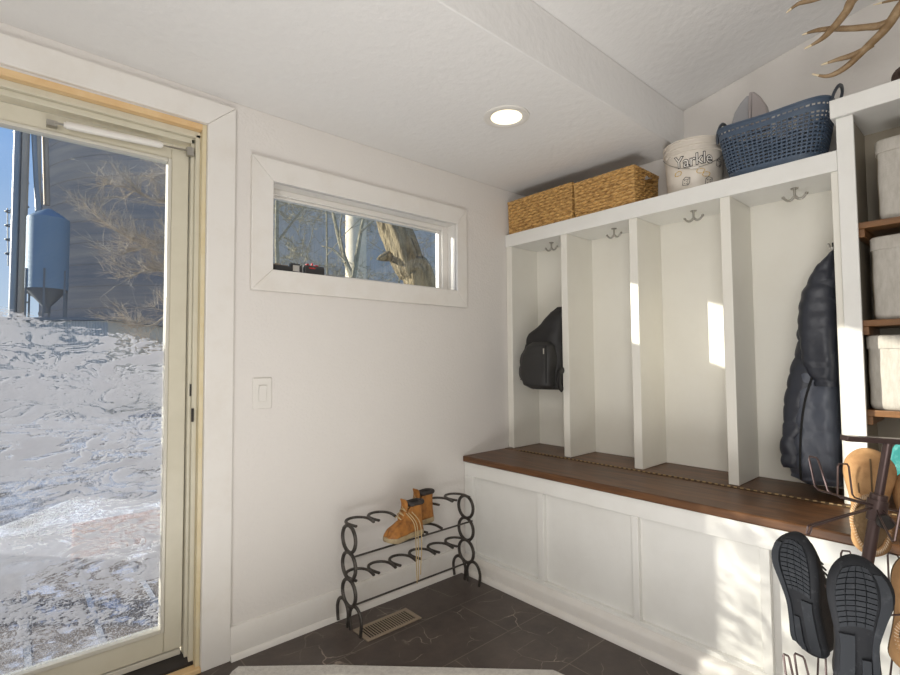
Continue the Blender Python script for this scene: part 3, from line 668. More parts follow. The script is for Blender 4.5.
for cx, cy in ((-.052, .045), (.045, .035), (.10, .12)):
    s_ = .014; dc = MB()
    sq = [(cx - s_, cy - s_), (cx + .6 * s_, cy - 1.3 * s_), (cx + .8 * s_, cy + .5 * s_), (cx - .8 * s_, cy + .7 * s_), (cx - s_, cy - s_)]
    stroke(dc, sq, .0011); stroke(dc, [(cx - .8 * s_, cy + .7 * s_), (cx, cy + 1.4 * s_), (cx + 1.4 * s_, cy + 1.0 * s_), (cx + .8 * s_, cy + .5 * s_)], .0011); stroke(dc, [(cx + 1.4 * s_, cy + s_), (cx + 1.2 * s_, cy - .7 * s_), (cx + .6 * s_, cy - 1.3 * s_)], .0011)
    for dx, dy in ((-.4, -.5), (.2, .0), (-.3, .3), (.2, -.8)): stroke(dc, [(cx + dx * s_, cy + dy * s_), (cx + dx * s_ + .002, cy + dy * s_)], .002)
    dc.build('dice_print', mInk, bk)
for cx, cy in ((-.085, .088), (.012, .082), (.036, .066)):
    gd = MB()
    for k in range(6):
        a_ = k * pi / 3; stroke(gd, [(cx + cos(a_ + t_ * .25) * .013 + .004 * cos(a_), cy + sin(a_ + t_ * .25) * .010) for t_ in range(5)], .0016)
    gd.build('gold_print', mGold, bk)
bl = MB(); P = []
for k in range(25):
    t_ = pi * k / 24; a_ = ph0 - pi / 2 * 1.05 + t_ * .98; rr_ = br(.2) + .006
    P.append((bx_ + cos(a_) * rr_, by_ + sin(a_) * rr_, bz + .195 - .105 * sin(t_) ** 1.2 * .95))
bl.tube(P, .0017, 6); wh_ = bl.build('wire_handle', mNickel, bk)
g_ = MB(); a_ = P[12]; 
g_.tube([P[11], P[12], P[13]], .005, 8); g_.build('handle_grip', mPaleInk, wh_)

# laundry basket
lbx, lby = 2.352, .628
lb = thing('laundry_basket', 'slate blue flexible plastic laundry basket with slotted sides on the cubbies', 'laundry basket', (lbx, lby, bz))
def sell(t_, a, b_, ex=.55):
    return a * math.copysign(abs(cos(t_)) ** ex, cos(t_)), b_ * math.copysign(abs(sin(t_)) ** ex, sin(t_))
NU, NV = 180, 64; hgt = .212
_t = [2 * pi * k / 2000 for k in range(2001)]; _p = [sell(t_, .113, .18, .62) for t_ in _t]; _a = [0]
for a_, b_ in zip(_p, _p[1:]): _a.append(_a[-1] + math.hypot(b_[0] - a_[0], b_[1] - a_[1]))
TT = []; k_ = 0
for i in range(NU):
    while _a[k_] < _a[-1] * i / NU: k_ += 1
    TT.append(_t[k_])
def lbp(i, j_):
    v_ = j_ / NV; t_ = TT[i % NU]
    a = lerp(.098, .128, v_ ** .8); b_ = lerp(.158, .203, v_ ** .9)
    x, y = sell(t_, a, b_, .62)
    top = hgt + .022 * (y / .22) ** 2
    return V((lbx + x, lby + y, bz + .001 + v_ * top))
mb = MB(); vs = [lbp(i, j_) for j_ in range(NV + 1) for i in range(NU)]; fs = []
for j_ in range(NV):
    for i in range(NU):
        v_ = j_ / NV
        if .12 < v_ < .93:
            r_ = j_ % 4; row = j_ // 4
            if r_ in (1, 2) and i % 3 and not (.80 < v_ < .86): continue
        fs.append((j_ * NU + i, j_ * NU + (i + 1) % NU, (j_ + 1) * NU + (i + 1) % NU, (j_ + 1) * NU + i))
fs.append(tuple(range(NU)))
mb.add(vs, fs); lbb = mb.build('basket_body', mBlue, lb, solid=.003, ang=60)
rm = MB(); rm.tube([lbp(i, NV) for i in range(0, NU, 2)], .0052, 8, closed=True); rm.build('rim', mBlue, lbb)
for s_ in (-1, 1):
    hd = MB(); yb = lby + s_ * .203; zt = bz + hgt + .018; so_ = s_ * (1 if s_ < 0 else -.6)
    hd.tube(catmull([(lbx - .05, yb, zt - .045), (lbx - .052, yb + so_ * .004, zt), (lbx - .035, yb + so_ * .018, zt + .04), (lbx, yb + so_ * .022, zt + .052), (lbx + .035, yb + so_ * .018, zt + .04), (lbx + .052, yb + so_ * .004, zt), (lbx + .05, yb, zt - .045)], 6), .0055, 8, flat=1.3)
    hd.build('handle', mBlueDark, lb)
# things in the basket
gi = thing('folded_scoop', 'grey folded plastic piece with a ridge sticking out of the laundry basket', 'plastic piece', (2.36, .72, 1.98))
def fin(xc, yc, z0, prof, th):
    return [(xc, yc + y, z0 + z) for y, z in prof]
p_ = [(.075, .0), (.073, .07), (.060, .115), (.035, .150), (.010, .172), (-.002, .170), (-.004, .0)]
MB().prism(fin(2.335, .712, 2.075, p_, 0), (.035, 0, 0)).build('grey_side', mGrey, gi, bev=.008)
p_ = [(-.006, .0), (-.004, .176), (-.018, .180), (-.040, .150), (-.060, .105), (-.068, .06), (-.07, 0)]
MB().prism(fin(2.33, .712, 2.075, p_, 0), (.045, 0, 0)).build('taupe_side', mGreyL, gi, bev=.008)
q_ = MB(); q_.tube(catmull([(2.331, .711, 2.08), (2.328, .709, 2.17), (2.330, .704, 2.25)], 4), .006, 8); q_.build('ridge', mGreyL, gi)
tag(MB().tube(catmull([(2.36, .60, 2.02), (2.36, .60, 2.10), (2.37, .56, 2.128), (2.37, .53, 2.10), (2.37, .52, 2.02)], 5), .022, 12).build('rolled_pouch', mGrey), 'small grey rolled pouch peeping over the laundry basket rim', 'pouch')
# dark folding frame behind the basket
fr_ = thing('folding_rack', 'dark wooden folding frame lying behind the bucket and laundry basket', 'rack', (2.465, .6, bz))
for z in (1.952, 1.925):
    MB().box(2.478, 2.492, .417, .85, z - .012 + (.0 if z > 1.94 else -.02), z + (.0 if z > 1.94 else -.02)).build('rail', mShelfW, fr_, bev=.002)
for y in (.435, .835): MB().box(2.477, 2.4935, y - .01, y + .01, bz, 1.952).build('foot', mShelfW, fr_, bev=.002)
# dark round thing on the tall unit
ob = MB(); c0 = at(905, 84, 0, 2.30); c0 = V((2.30, c0.y - .005, 2.055 + .040))
for k in range(7):
    a_ = k * pi / 7
    for q__ in (0, 1):
        ax = V((cos(a_), sin(a_), .35 * (1 if q__ else -1))).normalized(); u = ax.orthogonal().normalized(); w_ = ax.cross(u)
        ob.tube([c0 + (u * cos(t_ * pi / 12) + w_ * sin(t_ * pi / 12)) * .036 for t_ in range(24)], .0045, 6, closed=True)
ob.lathe(c0, [(.001, -.034), (.02, -.028), (.033, -.01), (.034, .008), (.022, .026), (.001, .034)], 16)
mTwine = mat('dark_brown_twine', (.07, .045, .035), .8, bump=(120, .5, .002))
tag(ob.build('twine_ball', mTwine), 'dark brown woven twine ball on top of the tall shelf unit', 'ball')

# antlers, hung on the right-hand wall above the shelf unit
an = thing('deer_antlers', 'brown deer antlers with pale tips mounted on the wall above the shelf unit', 'antlers', (2.4, -.05, 2.5))
def ant(pts, r0, r1, nm='antler', k=0):
    P = catmull([at(u, v, 0, x) if ax == 'x' else V((u, v, x)) for (ax, u, v, x) in pts], 8); N = len(P)
    mb = MB(); rs = [1.22 * lerp(r0, r1, (i / (N - 1)) ** 1.25) * (1 if i < N - 12 else lerp(1, .35, (i - N + 12) / 12)) * (1 + .05 * noise.noise(P[i] * 40)) for i in range(N)]
    rs[-1] = .0012; mb.tube(P, rs, 12)
    nf = len(mb.f); mb.fm = [1 if (i // 12) > N - 6 and i < (N - 1) * 12 else 0 for i in range(nf)]
    return mb
A = [('w', 2.46, -.02, 2.42), ('w', 2.36, .08, 2.42)]
A = [('w', 2.47, -.06, 2.46), ('w', 2.36, .06, 2.44), ('w', 2.25, .16, 2.37)]
m1 = ant(A + [('x', 902, 5, 2.20), ('x', 886, 28, 2.19), ('x', 866, 48, 2.18), ('x', 846, 67, 2.17), ('x', 828, 76, 2.16), ('x', 812, 74, 2.15)], .0165, .005)
m2 = ant([('x', 890, 22, 2.195), ('x', 878, 26, 2.19), ('x', 868, 27, 2.185), ('x', 850, 28.5, 2.18), ('x', 828, 29, 2.17), ('x', 814, 31, 2.165), ('x', 802, 35, 2.16)], .0105, .005)
m3 = ant([('x', 872, 44, 2.185), ('x', 862, 51, 2.18), ('x', 850, 56, 2.17), ('x', 836, 60, 2.16), ('x', 821, 65, 2.15)], .010, .005)
for q_ in (m1, m2, m3): q_.build('antler_beam' if q_ is m1 else 'tine', [mAntler, mAntTip], an)
m4 = ant([('w', 2.47, -.04, 2.50), ('w', 2.35, .10, 2.52), ('w', 2.22, .22, 2.46), ('x', 856, -4, 2.10), ('x', 846, 12, 2.09), ('x', 832, 29, 2.08), ('x', 820, 40, 2.07), ('x', 804, 49, 2.06)], .0165, .005)
m5 = ant([('x', 850, -8, 2.10), ('x', 832, -6, 2.07), ('x', 812, 0, 2.05), ('x', 798, 4, 2.04), ('x', 786, 13, 2.03)], .009, .005)
m6 = ant([('w', 2.25, .16, 2.37), ('x', 905, -5, 2.2), ('x', 892, 0, 2.19), ('x', 873, 5, 2.17)], .009, .003)
for q_ in (m4, m5, m6): q_.build('antler_beam' if q_ is m4 else 'tine', [mAntler, mAntTip], an)
MB().lathe((2.499, -.05, 2.48), [(.07, 0), (.07, -.015), (.05, -.03), (.001, -.035)], 24, ax=0).build('mounting_plate', mShelfW, an)

# ------------------------------------------------------------------ backpack
bp_ = thing('backpack', 'black backpack hanging in the leftmost cubby', 'backpack', (2.30, 1.72, .95))
def blob(secs, n=36, ex=.6):
    """secs: (z, x0, x1, y0, y1)"""
    rs = []
    for z, x0, x1, y0, y1 in secs:
        rs.append([V(((x0 + x1) / 2 + sell(2 * pi * k / n, (x1 - x0) / 2, (y1 - y0) / 2, ex)[0], (y0 + y1) / 2 + sell(2 * pi * k / n, (x1 - x0) / 2, (y1 - y0) / 2, ex)[1], z)) for k in range(n)])
    return MB().rings(rs)
def smooth_secs(S_, n=5):
    out = []
    for a_, b_ in zip(S_, S_[1:]):
        for k in range(n): out.append(tuple(lerp(p, q__, k / n) for p, q__ in zip(a_, b_)))
    return out + [S_[-1]]
mainS = [(.958, 2.24, 2.36, 1.66, 1.80), (.965, 2.20, 2.40, 1.632, 1.85), (1.00, 2.18, 2.42, 1.626, 1.895), (1.07, 2.18, 2.43, 1.624, 1.925), (1.15, 2.19, 2.43, 1.624, 1.925), (1.20, 2.20, 2.42, 1.624, 1.90), (1.27, 2.21, 2.41, 1.624, 1.85), (1.34, 2.23, 2.39, 1.624, 1.775), (1.39, 2.25, 2.37, 1.626, 1.72), (1.415, 2.28, 2.34, 1.64, 1.68)]
q_ = blob(smooth_secs(mainS)); q_.mod(lambda p: p + V((noise.noise(p * 11) * .014 - .008 * abs(sin(p.z * 30 + p.y * 18)), (noise.noise(p * 10 + V((5, 0, 0))) * .014 + .012 * abs(sin(p.z * 26))) * (1 if p.y > 1.66 else 0) - .008, .008 * noise.noise(p * 12))))
q_.build('main_bag', mPack, bp_, ang=80)
pk = blob(smooth_secs([(.965, 2.16, 2.26, 1.66, 1.80), (.985, 2.135, 2.28, 1.645, 1.84), (1.05, 2.125, 2.28, 1.64, 1.855), (1.15, 2.135, 2.28, 1.64, 1.85), (1.20, 2.15, 2.27, 1.65, 1.82), (1.222, 2.18, 2.25, 1.67, 1.79)])); pk.mod(lambda p: p + V((noise.noise(p * 11) * .008, noise.noise(p * 10) * .006, 0)))
mPack2 = mat('charcoal_nylon', (.022, .021, .020), .55, bump=(300, .3, .0008)); fp_ = pk.build('front_pocket', mPack2, bp_, ang=80)
q_ = MB(); q_.tube(catmull([(2.30, 1.86, 1.27), (2.30, 1.92, 1.20), (2.30, 1.938, 1.10), (2.30, 1.92, 1.0), (2.30, 1.87, .965)], 6), .007, 8, flat=2.2); q_.tube(catmull([(2.28, 1.932, 1.06), (2.28, 1.950, 1.02), (2.28, 1.956, 1.005)], 4), .003, 6); q_.build('strap', mPack, bp_)
q_ = MB(); q_.tube(catmull([(2.27, 1.63, 1.07), (2.19, 1.605, 1.06), (2.175, 1.60, 1.03), (2.185, 1.61, .99), (2.23, 1.625, .965)], 6), .010, 8, flat=1.8); q_.build('strap', mPack, bp_)
q_ = MB(); q_.tube(catmull([(2.29, 1.66, 1.40), (2.306, 1.648, 1.425), (2.32, 1.66, 1.40)], 5), .005, 8); q_.build('hanging_loop', mPack, bp_)
q_ = MB(); q_.box(2.132, 2.136, 1.665, 1.672, 1.155, 1.185); q_.build('zip_pull', mNickel, fp_, bev=.001)
q_ = MB(); q_.tube(catmull([(2.145, 1.66, 1.20), (2.128, 1.648, 1.14), (2.128, 1.65, 1.05), (2.14, 1.66, 1.0)], 5), .003, 6); q_.build('zip', mBlack, fp_)

# ------------------------------------------------------------------ puffer jacket
jk = thing('puffer_jacket', 'dark navy quilted puffer jacket hanging in the rightmost cubby', 'jacket', (2.36, .5, .65))
# sleeve: puffed sections along a hanging path
path = catmull([(2.33, .440, 1.475), (2.315, .462, 1.42), (2.30, .482, 1.33), (2.30, .500, 1.22), (2.295, .525, 1.10), (2.285, .555, .97), (2.28, .575, .85), (2.275, .585, .76), (2.27, .580, .705)], 14)
N = len(path); acc = [0]
for a_, b_ in zip(path, path[1:]): acc.append(acc[-1] + (b_ - a_).length)
rs = []
for i, s_ in enumerate(acc):
    t_ = s_ / acc[-1]; base = interp([(0, .030), (.10, .054), (.3, .060), (.6, .050), (.92, .042), (1, .034)], t_)
    rs.append(base * (.86 + .17 * abs(sin(pi * s_ / .062)) ** .4))
sl = MB().tube(path, rs, 28); sl.mod(lambda p: p + V((noise.noise(p * 18) * .012, noise.noise(p * 16 + V((3, 3, 3))) * .011, noise.noise(p * 14) * .009)))
sl.build('sleeve', mPuff, jk, ang=80)
# body: a hanging folded shell
def body(secs, amp, seg):
    q = blob(smooth_secs(secs, 12), 60, .75)
    def fn(p):
        f_ = abs(sin(pi * p.z / seg)) ** .6 * (.010 if seg > .06 else .006)
        a_ = math.atan2(p.y - .50, p.x - 2.36)
        return p + V((-(f_) * (1 if p.x < 2.36 else -1) + amp * sin(p.y * 70 + sin(p.z * 5) * 2.2) * (.5 + (1.45 - p.z)), (f_ * .7 if p.y > .48 else 0), 0)) + V((noise.noise(p * 14) * .007, noise.noise(p * 13) * .005, 0))
    return q.mod(fn)
body([(.655, 2.26, 2.41, .440, .560), (.67, 2.245, 2.43, .436, .60), (.75, 2.235, 2.45, .434, .60), (.90, 2.24, 2.455, .434, .58), (1.05, 2.25, 2.45, .434, .56), (1.2, 2.27, 2.44, .434, .545), (1.35, 2.28, 2.42, .434, .53), (1.45, 2.29, 2.40, .434, .49), (1.52, 2.30, 2.37, .435, .455), (1.535, 2.32, 2.35, .437, .445)], .008, .085).build('jacket_body', mPuffB, jk, ang=80)
jb_ = bpy.data.objects['jacket_body']
body([(1.02, 2.24, 2.30, .436, .50), (1.10, 2.225, 2.34, .433, .535), (1.25, 2.23, 2.38, .432, .555), (1.38, 2.25, 2.39, .432, .54), (1.46, 2.27, 2.38, .433, .50), (1.52, 2.29, 2.36, .435, .45), (1.53, 2.31, 2.34, .437, .445)], .004, .052).build('shoulder_panel', mPuff, jk, ang=80)
q_ = MB(); zp = catmull([(2.242, .505, 1.06), (2.228, .53, .96), (2.222, .545, .84), (2.22, .55, .72), (2.235, .552, .67)], 8); q_.tube(zp, .004, 6); q_.build('zip', mBlack, jb_)
q_ = MB(); q_.tube(catmull([(2.32, .437, 1.53), (2.307, .441, 1.555), (2.30, .437, 1.53)], 5), .003, 6); q_.build('hanging_loop', mPack, jk)

# ------------------------------------------------------------------ horseshoe rack
def horseshoe(c, ax_w, ax_l, w_, l_, r=.0062, op=.42):
    """c centre, ax_w across, ax_l towards the closed end"""
    c = V(c); aw = V(ax_w); al = V(ax_l); P = []
    for k in range(25):
        t_ = lerp(-op, pi + op, k / 24); x = cos(t_) * w_ / 2 * (1 if sin(t_) > 0 else (1 - .25 * abs(sin(t_)))); y = sin(t_) * l_ / 2 if sin(t_) > 0 else sin(t_) * l_ * 1.02
        P.append(c + aw * x + al * y)
    return MB().tube(P, r, 8, flat=.8)
X0, X1 = 1.078, 1.746; YC = 1.872
hr = thing('horseshoe_rack', 'two tier shoe rack welded from old horseshoes under the window', 'shoe rack', ((X0 + X1) / 2, YC, 0), None)
for X in (X0, X1):
    for s_ in (-1, 1): horseshoe((X, YC + s_ * .052, .068), (0, 1, 0), (0, 0, 1), .092, .115, .0078).mod(lambda p: V((p.x, p.y, max(p.z, .006)))).build('horseshoe_foot', mIron, hr)
    for zc in (.165, .275, .385):
        P = [(X + .0, YC + cos(t_ * pi / 14) * .053, zc + sin(t_ * pi / 14) * .055) for t_ in range(28)]
        MB().tube(P, .0078, 8, closed=True).build('horseshoe_ring', mIron, hr)
for z in (.443, .222):
    for k in range(6):
        xk = lerp(X0 + .054, X1 - .054, k / 5)
        horseshoe((xk, YC + .012 - (.05 if z > .4 and k in (2, 3) else 0), z - (.091 if z > .4 and k in (2, 3) else 0)), (1, 0, 0), (0, 1, 0), .103, .122, .0072, .42).build('horseshoe_shelf_piece', mIron, hr)
for z, y in ((.325, 1.826), (.106, 1.872)):
    MB().cyl((X0, y, z), (X1, y, z), .0042, 10).build('crossbar', mIron, hr)

# ------------------------------------------------------------------ shoes: shared sole/upper loft
def ctab(tab, x):
    xs = [a for a, _ in tab]; i = max(0, min(len(tab) - 2, next((k for k in range(len(tab) - 1) if x <= xs[k + 1]), len(tab) - 2)))
    p1, p2 = tab[i][1], tab[i + 1][1]; p0 = tab[i - 1][1] if i else p1; p3 = tab[i + 2][1] if i + 2 < len(tab) else p2
    t = (x - xs[i]) / (xs[i + 1] - xs[i]); return .5 * (2 * p1 + (p2 - p0) * t + (2 * p0 - 5 * p1 + 4 * p2 - p3) * t * t + (3 * p1 - 3 * p2 + p3 - p0) * t ** 3)
def sole_w(t, k=1.0):          # half widths (left, right) of a shoe outline, t 0 heel .. 1 toe
    wl = ctab([(0, .033), (.15, .033), (.30, .031), (.45, .031), (.60, .037), (.74, .0425), (.88, .040), (1, .036)], t)
    wr = ctab([(0, .033), (.15, .033), (.30, .029), (.45, .028), (.60, .037), (.74, .0465), (.88, .045), (1, .038)], t)
    e_ = 1.0
    if t < .14: e_ = math.sqrt(max(0, 1 - ((.14 - t) / .14) ** 2.2))
    if t > .80: e_ = math.sqrt(max(0, 1 - ((t - .80) / .20) ** 2.2))
    return wl * k * e_, wr * k * e_
def outline(L_, k, n=26, grow=0):
    P = []
    ts_ = [.5 - .5 * cos(pi * i / n) for i in range(n + 1)]
    def sc(t): return (t - .5) * (L_ + 2 * grow)
    for t in ts_: P.append((-sole_w(t, k)[0] * (1 + grow / .035), sc(t)))
    for t in reversed(ts_[1:-1]): P.append((sole_w(t, k)[1] * (1 + grow / .035), sc(t)))
    return P
# boots
def boot(label):
    e_ = thing('work_boot', label, 'boot', (0, 0, 0), 'wheat work boots on the horseshoe rack'); L_ = .235; k = .98
    sb = MB(); rs = []
    for z, g in ((0, -.003), (.003, .0), (.020, .001), (.026, -.001), (.028, -.006)):
        rs.append([V((x, y, z - (.0 if y < .09 else 0) + .012 * max(0, (y / L_ + .5) - .82) / .18 * (1 if z < .01 else .4))) for x, y in outline(L_, k, grow=g)])
    sb.rings(rs).build('sole', mBootSole, e_, ang=50)
    up = MB(); rs = []; O = outline(L_ * .97, k * .95, 24)
    top = lambda t: interp([(0, .155), (.16, .160), (.38, .150), (.50, .112), (.62, .086), (.80, .070), (.93, .055), (1, .03)], t)
    for j_ in range(15):
        v_ = j_ / 14; ring = []
        for x, y in O:
            t = y / (L_ * .97) + .5; z = .026 + v_ * (top(t) - .026)
            sh_ = (1 - .55 * v_ ** 2.2) if t > .42 else (1 - .22 * v_ ** 1.5 + .06 * max(0, v_ - .7))
            yy = y
            if t > .5: yy = lerp(y, y - (t - .5) * .035, v_ ** 2)
            if t < .12: yy = y + .012 * sin(v_ * pi) * .6
            ring.append(V((x * sh_ * (1 + .04 * sin(v_ * pi)), yy, z)))
        rs.append(ring)
    up.rings(rs, cap=False)
    up.mod(lambda p: p + V((noise.noise(p * 30) * .0025, 0, noise.noise(p * 25) * .003)))
    # close the vamp
    up.build('upper', mWheat, e_, ang=80, solid=.004)
    vm = MB(); top_r = rs[-1]; n = len(top_r); vs = []; fs = []; h2 = n // 2
    idx = [i for i in range(1, h2) if (O[i][1] / (L_ * .97) + .5) > .40]
    for i in idx:
        a_, b_ = top_r[i], top_r[n - i]
        for q in range(7): vs.append(a_.lerp(b_, q / 6) + V((0, 0, .011 * sin(pi * q / 6) - .002)))
    for r_ in range(len(idx) - 1):
        for q in range(6): fs.append((r_ * 7 + q, r_ * 7 + q + 1, (r_ + 1) * 7 + q + 1, (r_ + 1) * 7 + q))
    vm.add(vs, fs); vm.build('vamp', mWheat, e_, ang=80, solid=.003)
    cp = [V((x * .80, lerp(y, y, 1), .152 + .006 * (1 - abs(y) * 4))) for x, y in O if (y / (L_ * .97) + .5) < .40]
    cl_ = sorted(cp, key=lambda p: math.atan2(p.y + .065, p.x)); MB().tube(catmull(cl_, 3, True), .0105, 10, closed=True).build('padded_collar', mCollar, e_)
    tg = MB(); tg.rings([[V((x, yy, z)) for x, yy in ((-.026, 0 + y0), (0, y0 + .006), (.026, y0), (.024, y0 - .008), (0, y0 - .004), (-.024, y0 - .008))] for z, y0 in ((.085, .035), (.12, .008), (.15, -.004), (.178, .002), (.188, .010))]); tg_ = tg.build('tongue', mWheat, e_, sub=1)
    lc = MB()
    for i, (y, z) in enumerate(((.040, .104), (.024, .118), (.008, .134), (-.006, .150))):
        w_ = .022; lc.tube(catmull([(-w_, y - .004, z - .004), (0, y + .006, z + .008), (w_, y - .004, z - .004)], 4), .0022, 6)
        lc.tube(catmull([(-w_, y - .004, z - .004), (0, y + .0, z + .013), (w_, y - .018, z + .012)], 4), .0022, 6)
    lc.build('laces', mLace, bpy.data.objects[tg_.name])
    return e_
b1 = boot('tan work boot nearest the camera on the horseshoe rack, its laces hanging down')
q_ = at(403, 533, 1, 1.778); b1.matrix_world = Matrix.Translation((q_.x + .005, 1.778, .361)) @ Matrix.Rotation(R(95), 4, 'Z') @ Matrix.Scale(.9, 4)
ll = MB()
for (ox, top_) in ((0, .445), (.012, .445), (.030, .445)):
    ll.tube(catmull([b1.matrix_world.translation + V(p) for p in ((-.01 + ox, -.03, .115 - .0), (.01 + ox, -.062, .07), (.015 + ox, -.066, -.02), (.018 + ox * .8, -.064, -.10), (.02 + ox * .6, -.066, -.175 + ox))], 6), .0022, 6)
o = ll.build('hanging_laces', mLace); o.parent = b1; o.matrix_parent_inverse = b1.matrix_world.inverted()
b2 = boot('tan work boot behind the other one, heel towards the corner')
b2.matrix_world = Matrix.Translation((q_.x + .148, 1.878, .361)) @ Matrix.Rotation(R(96), 4, 'Z') @ Matrix.Scale(.9, 4)

# ------------------------------------------------------------------ floor vent, switch, ceiling light
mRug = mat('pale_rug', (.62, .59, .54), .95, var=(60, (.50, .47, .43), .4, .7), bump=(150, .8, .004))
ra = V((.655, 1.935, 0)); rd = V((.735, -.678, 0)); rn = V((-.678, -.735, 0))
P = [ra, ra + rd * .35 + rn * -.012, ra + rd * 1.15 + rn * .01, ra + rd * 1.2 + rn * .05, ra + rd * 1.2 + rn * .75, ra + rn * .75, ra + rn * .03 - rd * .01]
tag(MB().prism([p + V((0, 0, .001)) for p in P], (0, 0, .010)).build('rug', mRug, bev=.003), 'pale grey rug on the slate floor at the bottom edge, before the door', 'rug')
vt = thing('floor_vent', 'brown metal floor register with narrow slots beside the horseshoe rack', 'floor vent', (1.24, 1.81, 0))
f = MB(); x0, x1, y0, y1 = 1.10, 1.375, 1.762, 1.880
for a_ in ((x0, x1, y0, y0 + .016), (x0, x1, y1 - .016, y1), (x0, x0 + .02, y0 + .016, y1 - .016), (x1 - .02, x1, y0 + .016, y1 - .016)): f.box(a_[0], a_[1], a_[2], a_[3], 0.0005, .005)
vf_ = f.build('vent_frame', mVent, vt, bev=.0015)
f = MB(); n = 19
for i in range(n + 1):
    x = lerp(x0 + .02, x1 - .02, i / n); f.box(x - .0022, x + .0022, y0 + .016, y1 - .016, .001, .0042)
f.build('louvre', mVent, vf_)
box(x0 + .018, x1 - .018, y0 + .014, y1 - .014, .0003, .001).build('duct_pan', mBlack, vt)
sw = thing('light_switch', 'white rocker light switch between door and window', 'light switch', (.765, 2.02, 1.0))
box(.727, .803, 2.013, 2.0195, .938, 1.062).build('cover_plate', mPlastic, sw, bev=.003)
MB().prism([(.749, 2.013, .968), (.749, 2.008, .968), (.749, 2.011, 1.0), (.749, 2.006, 1.032), (.749, 2.013, 1.032)], (.032, 0, 0)).build('rocker', mPlastic, sw, bev=.001)
lt = thing('recessed_light', 'round recessed ceiling downlight, switched on', 'ceiling light', (1.55, 1.388, ZC))
MB().lathe((1.55, 1.388, ZC), [(.097, -.0005), (.096, -.006), (.088, -.009), (.072, -.007), (.066, -.004), (.064, -.001)], 48).build('trim_ring', mPlastic, lt)
mLamp = emis('lamp_diffuser', (1, .90, .68), 1.25)
MB().lathe((1.55, 1.388, ZC), [(.001, -.0035), (.04, -.004), (.0655, -.0045)], 40).build('diffuser', mLamp, lt)

zc2 = 2.362 + .2 * (YS + .35)
l2 = thing('recessed_light', 'round recessed downlight in the sloping ceiling near the door side', 'ceiling light', (.34, -.35, zc2))
tilt = Matrix.Rotation(math.atan(.2), 4, 'X')
q_ = MB(); q_.T = Matrix.Translation((.34, -.35, zc2)) @ Matrix.Rotation(-math.atan(.2), 4, 'X'); q_.lathe((0, 0, 0), [(.097, -.0005), (.096, -.006), (.088, -.009), (.072, -.007), (.066, -.004), (.064, -.001)], 48); q_.build('trim_ring', mPlastic, l2)
q_ = MB(); q_.T = Matrix.Translation((.34, -.35, zc2)) @ Matrix.Rotation(-math.atan(.2), 4, 'X'); q_.lathe((0, 0, 0), [(.001, -.0035), (.04, -.004), (.0655, -.0045)], 40); q_.build('diffuser', emis('lamp_diffuser_bright', (1, .88, .66), 9), l2)

# ------------------------------------------------------------------ things on the window sill
zs = 1.5065
ti = thing('black_tray', 'flat black tray with grey bits at the left end of the sill', 'tray', (.853, 2.055, zs))
box(.815, .890, 2.03, 2.08, zs, zs + .026).build('tray_body', mCharcoal, ti, bev=.003)
q_ = MB(); q_.box(.822, .848, 2.035, 2.07, zs + .026, zs + .033).box(.852, .88, 2.04, 2.066, zs + .026, zs + .031); q_.build('tray_bits', mVent, ti, bev=.002)
rg = thing('cord_winder', 'black square ring tool with pale centre on the window sill', 'tool', (.918, 2.05, zs))
q_ = MB()
for (xa, za, xb, zb) in ((.890, 0, .900, .042), (.900, .036, .934, .042), (.934, 0, .944, .036), (.900, 0, .934, .008)): q_.box(xa, xb, 2.035, 2.055, zs + za, zs + max(zb, .006))
q_.build('ring_frame', mCharcoal, rg, bev=.003); box(.901, .933, 2.046, 2.049, zs + .008, zs + .036).build('pale_insert', mPlastic, rg)
cs = thing('small_case', 'small charcoal case with red clips on the window sill', 'case', (.998, 2.055, zs))
box(.950, 1.045, 2.03, 2.07, zs, zs + .040).build('case_body', mCharcoal, cs, bev=.004)
MB().box(.962, .975, 2.04, 2.05, zs + .038, zs + .048).box(.985, .992, 2.036, 2.044, zs + .038, zs + .052).box(1.0, 1.016, 2.034, 2.042, zs + .037, zs + .045).box(.97, 1.0, 2.0285, 2.031, zs + .026, zs + .031).build('red_clips', mRed, cs, bev=.001)
tag(MB().cyl((1.052, 2.035, zs + .004), (1.148, 2.04, zs + .004), .0035, 10).build('pen', mCharcoal), 'thin black pen lying on the window sill', 'pen')

# ------------------------------------------------------------------ revolving shoe rack
pt = V((1.589, .213, .921)); pq = V((1.560, .256, .641)); pd = (pq - pt).normalized()
base_p = pt + pd * ((pt.z - .03) / -pd.z)
rk = thing('carousel_shoe_rack', 'dark bronze revolving shoe rack with wire loops before the bench', 'shoe rack', (base_p.x, base_p.y, 0))
MB().cyl(pt, pt + pd * .16, .0095, 20).build('upper_pole', mBronze, rk)
MB().cyl(pt + pd * .15, base_p, .0125, 20).build('lower_pole', mBronze, rk)
hv = (cr * .997 + cu * -.06).normalized(); up_ = -pd
tb = MB(); tb.T = Matrix.Translation(pt + up_ * .004) @ Matrix((hv, hv.cross(up_) * -1, up_)).transposed().to_4x4(); tb.box(-.108, .12, -.012, .012, -.005, .008)
tb.build('top_handle', mBronze, rk, bev=.002)
MB().cyl(pt + pd * .125, pt + pd * .19, .0175, 24).build('collar', mBronze, rk, bev=.002)
MB().lathe((base_p.x, base_p.y, 0), [(.001, 0), (.15, 0), (.15, .008), (.14, .014), (.03, .02), (.02, .04), (.001, .04)], 40).build('base_plate', mBronze, rk)
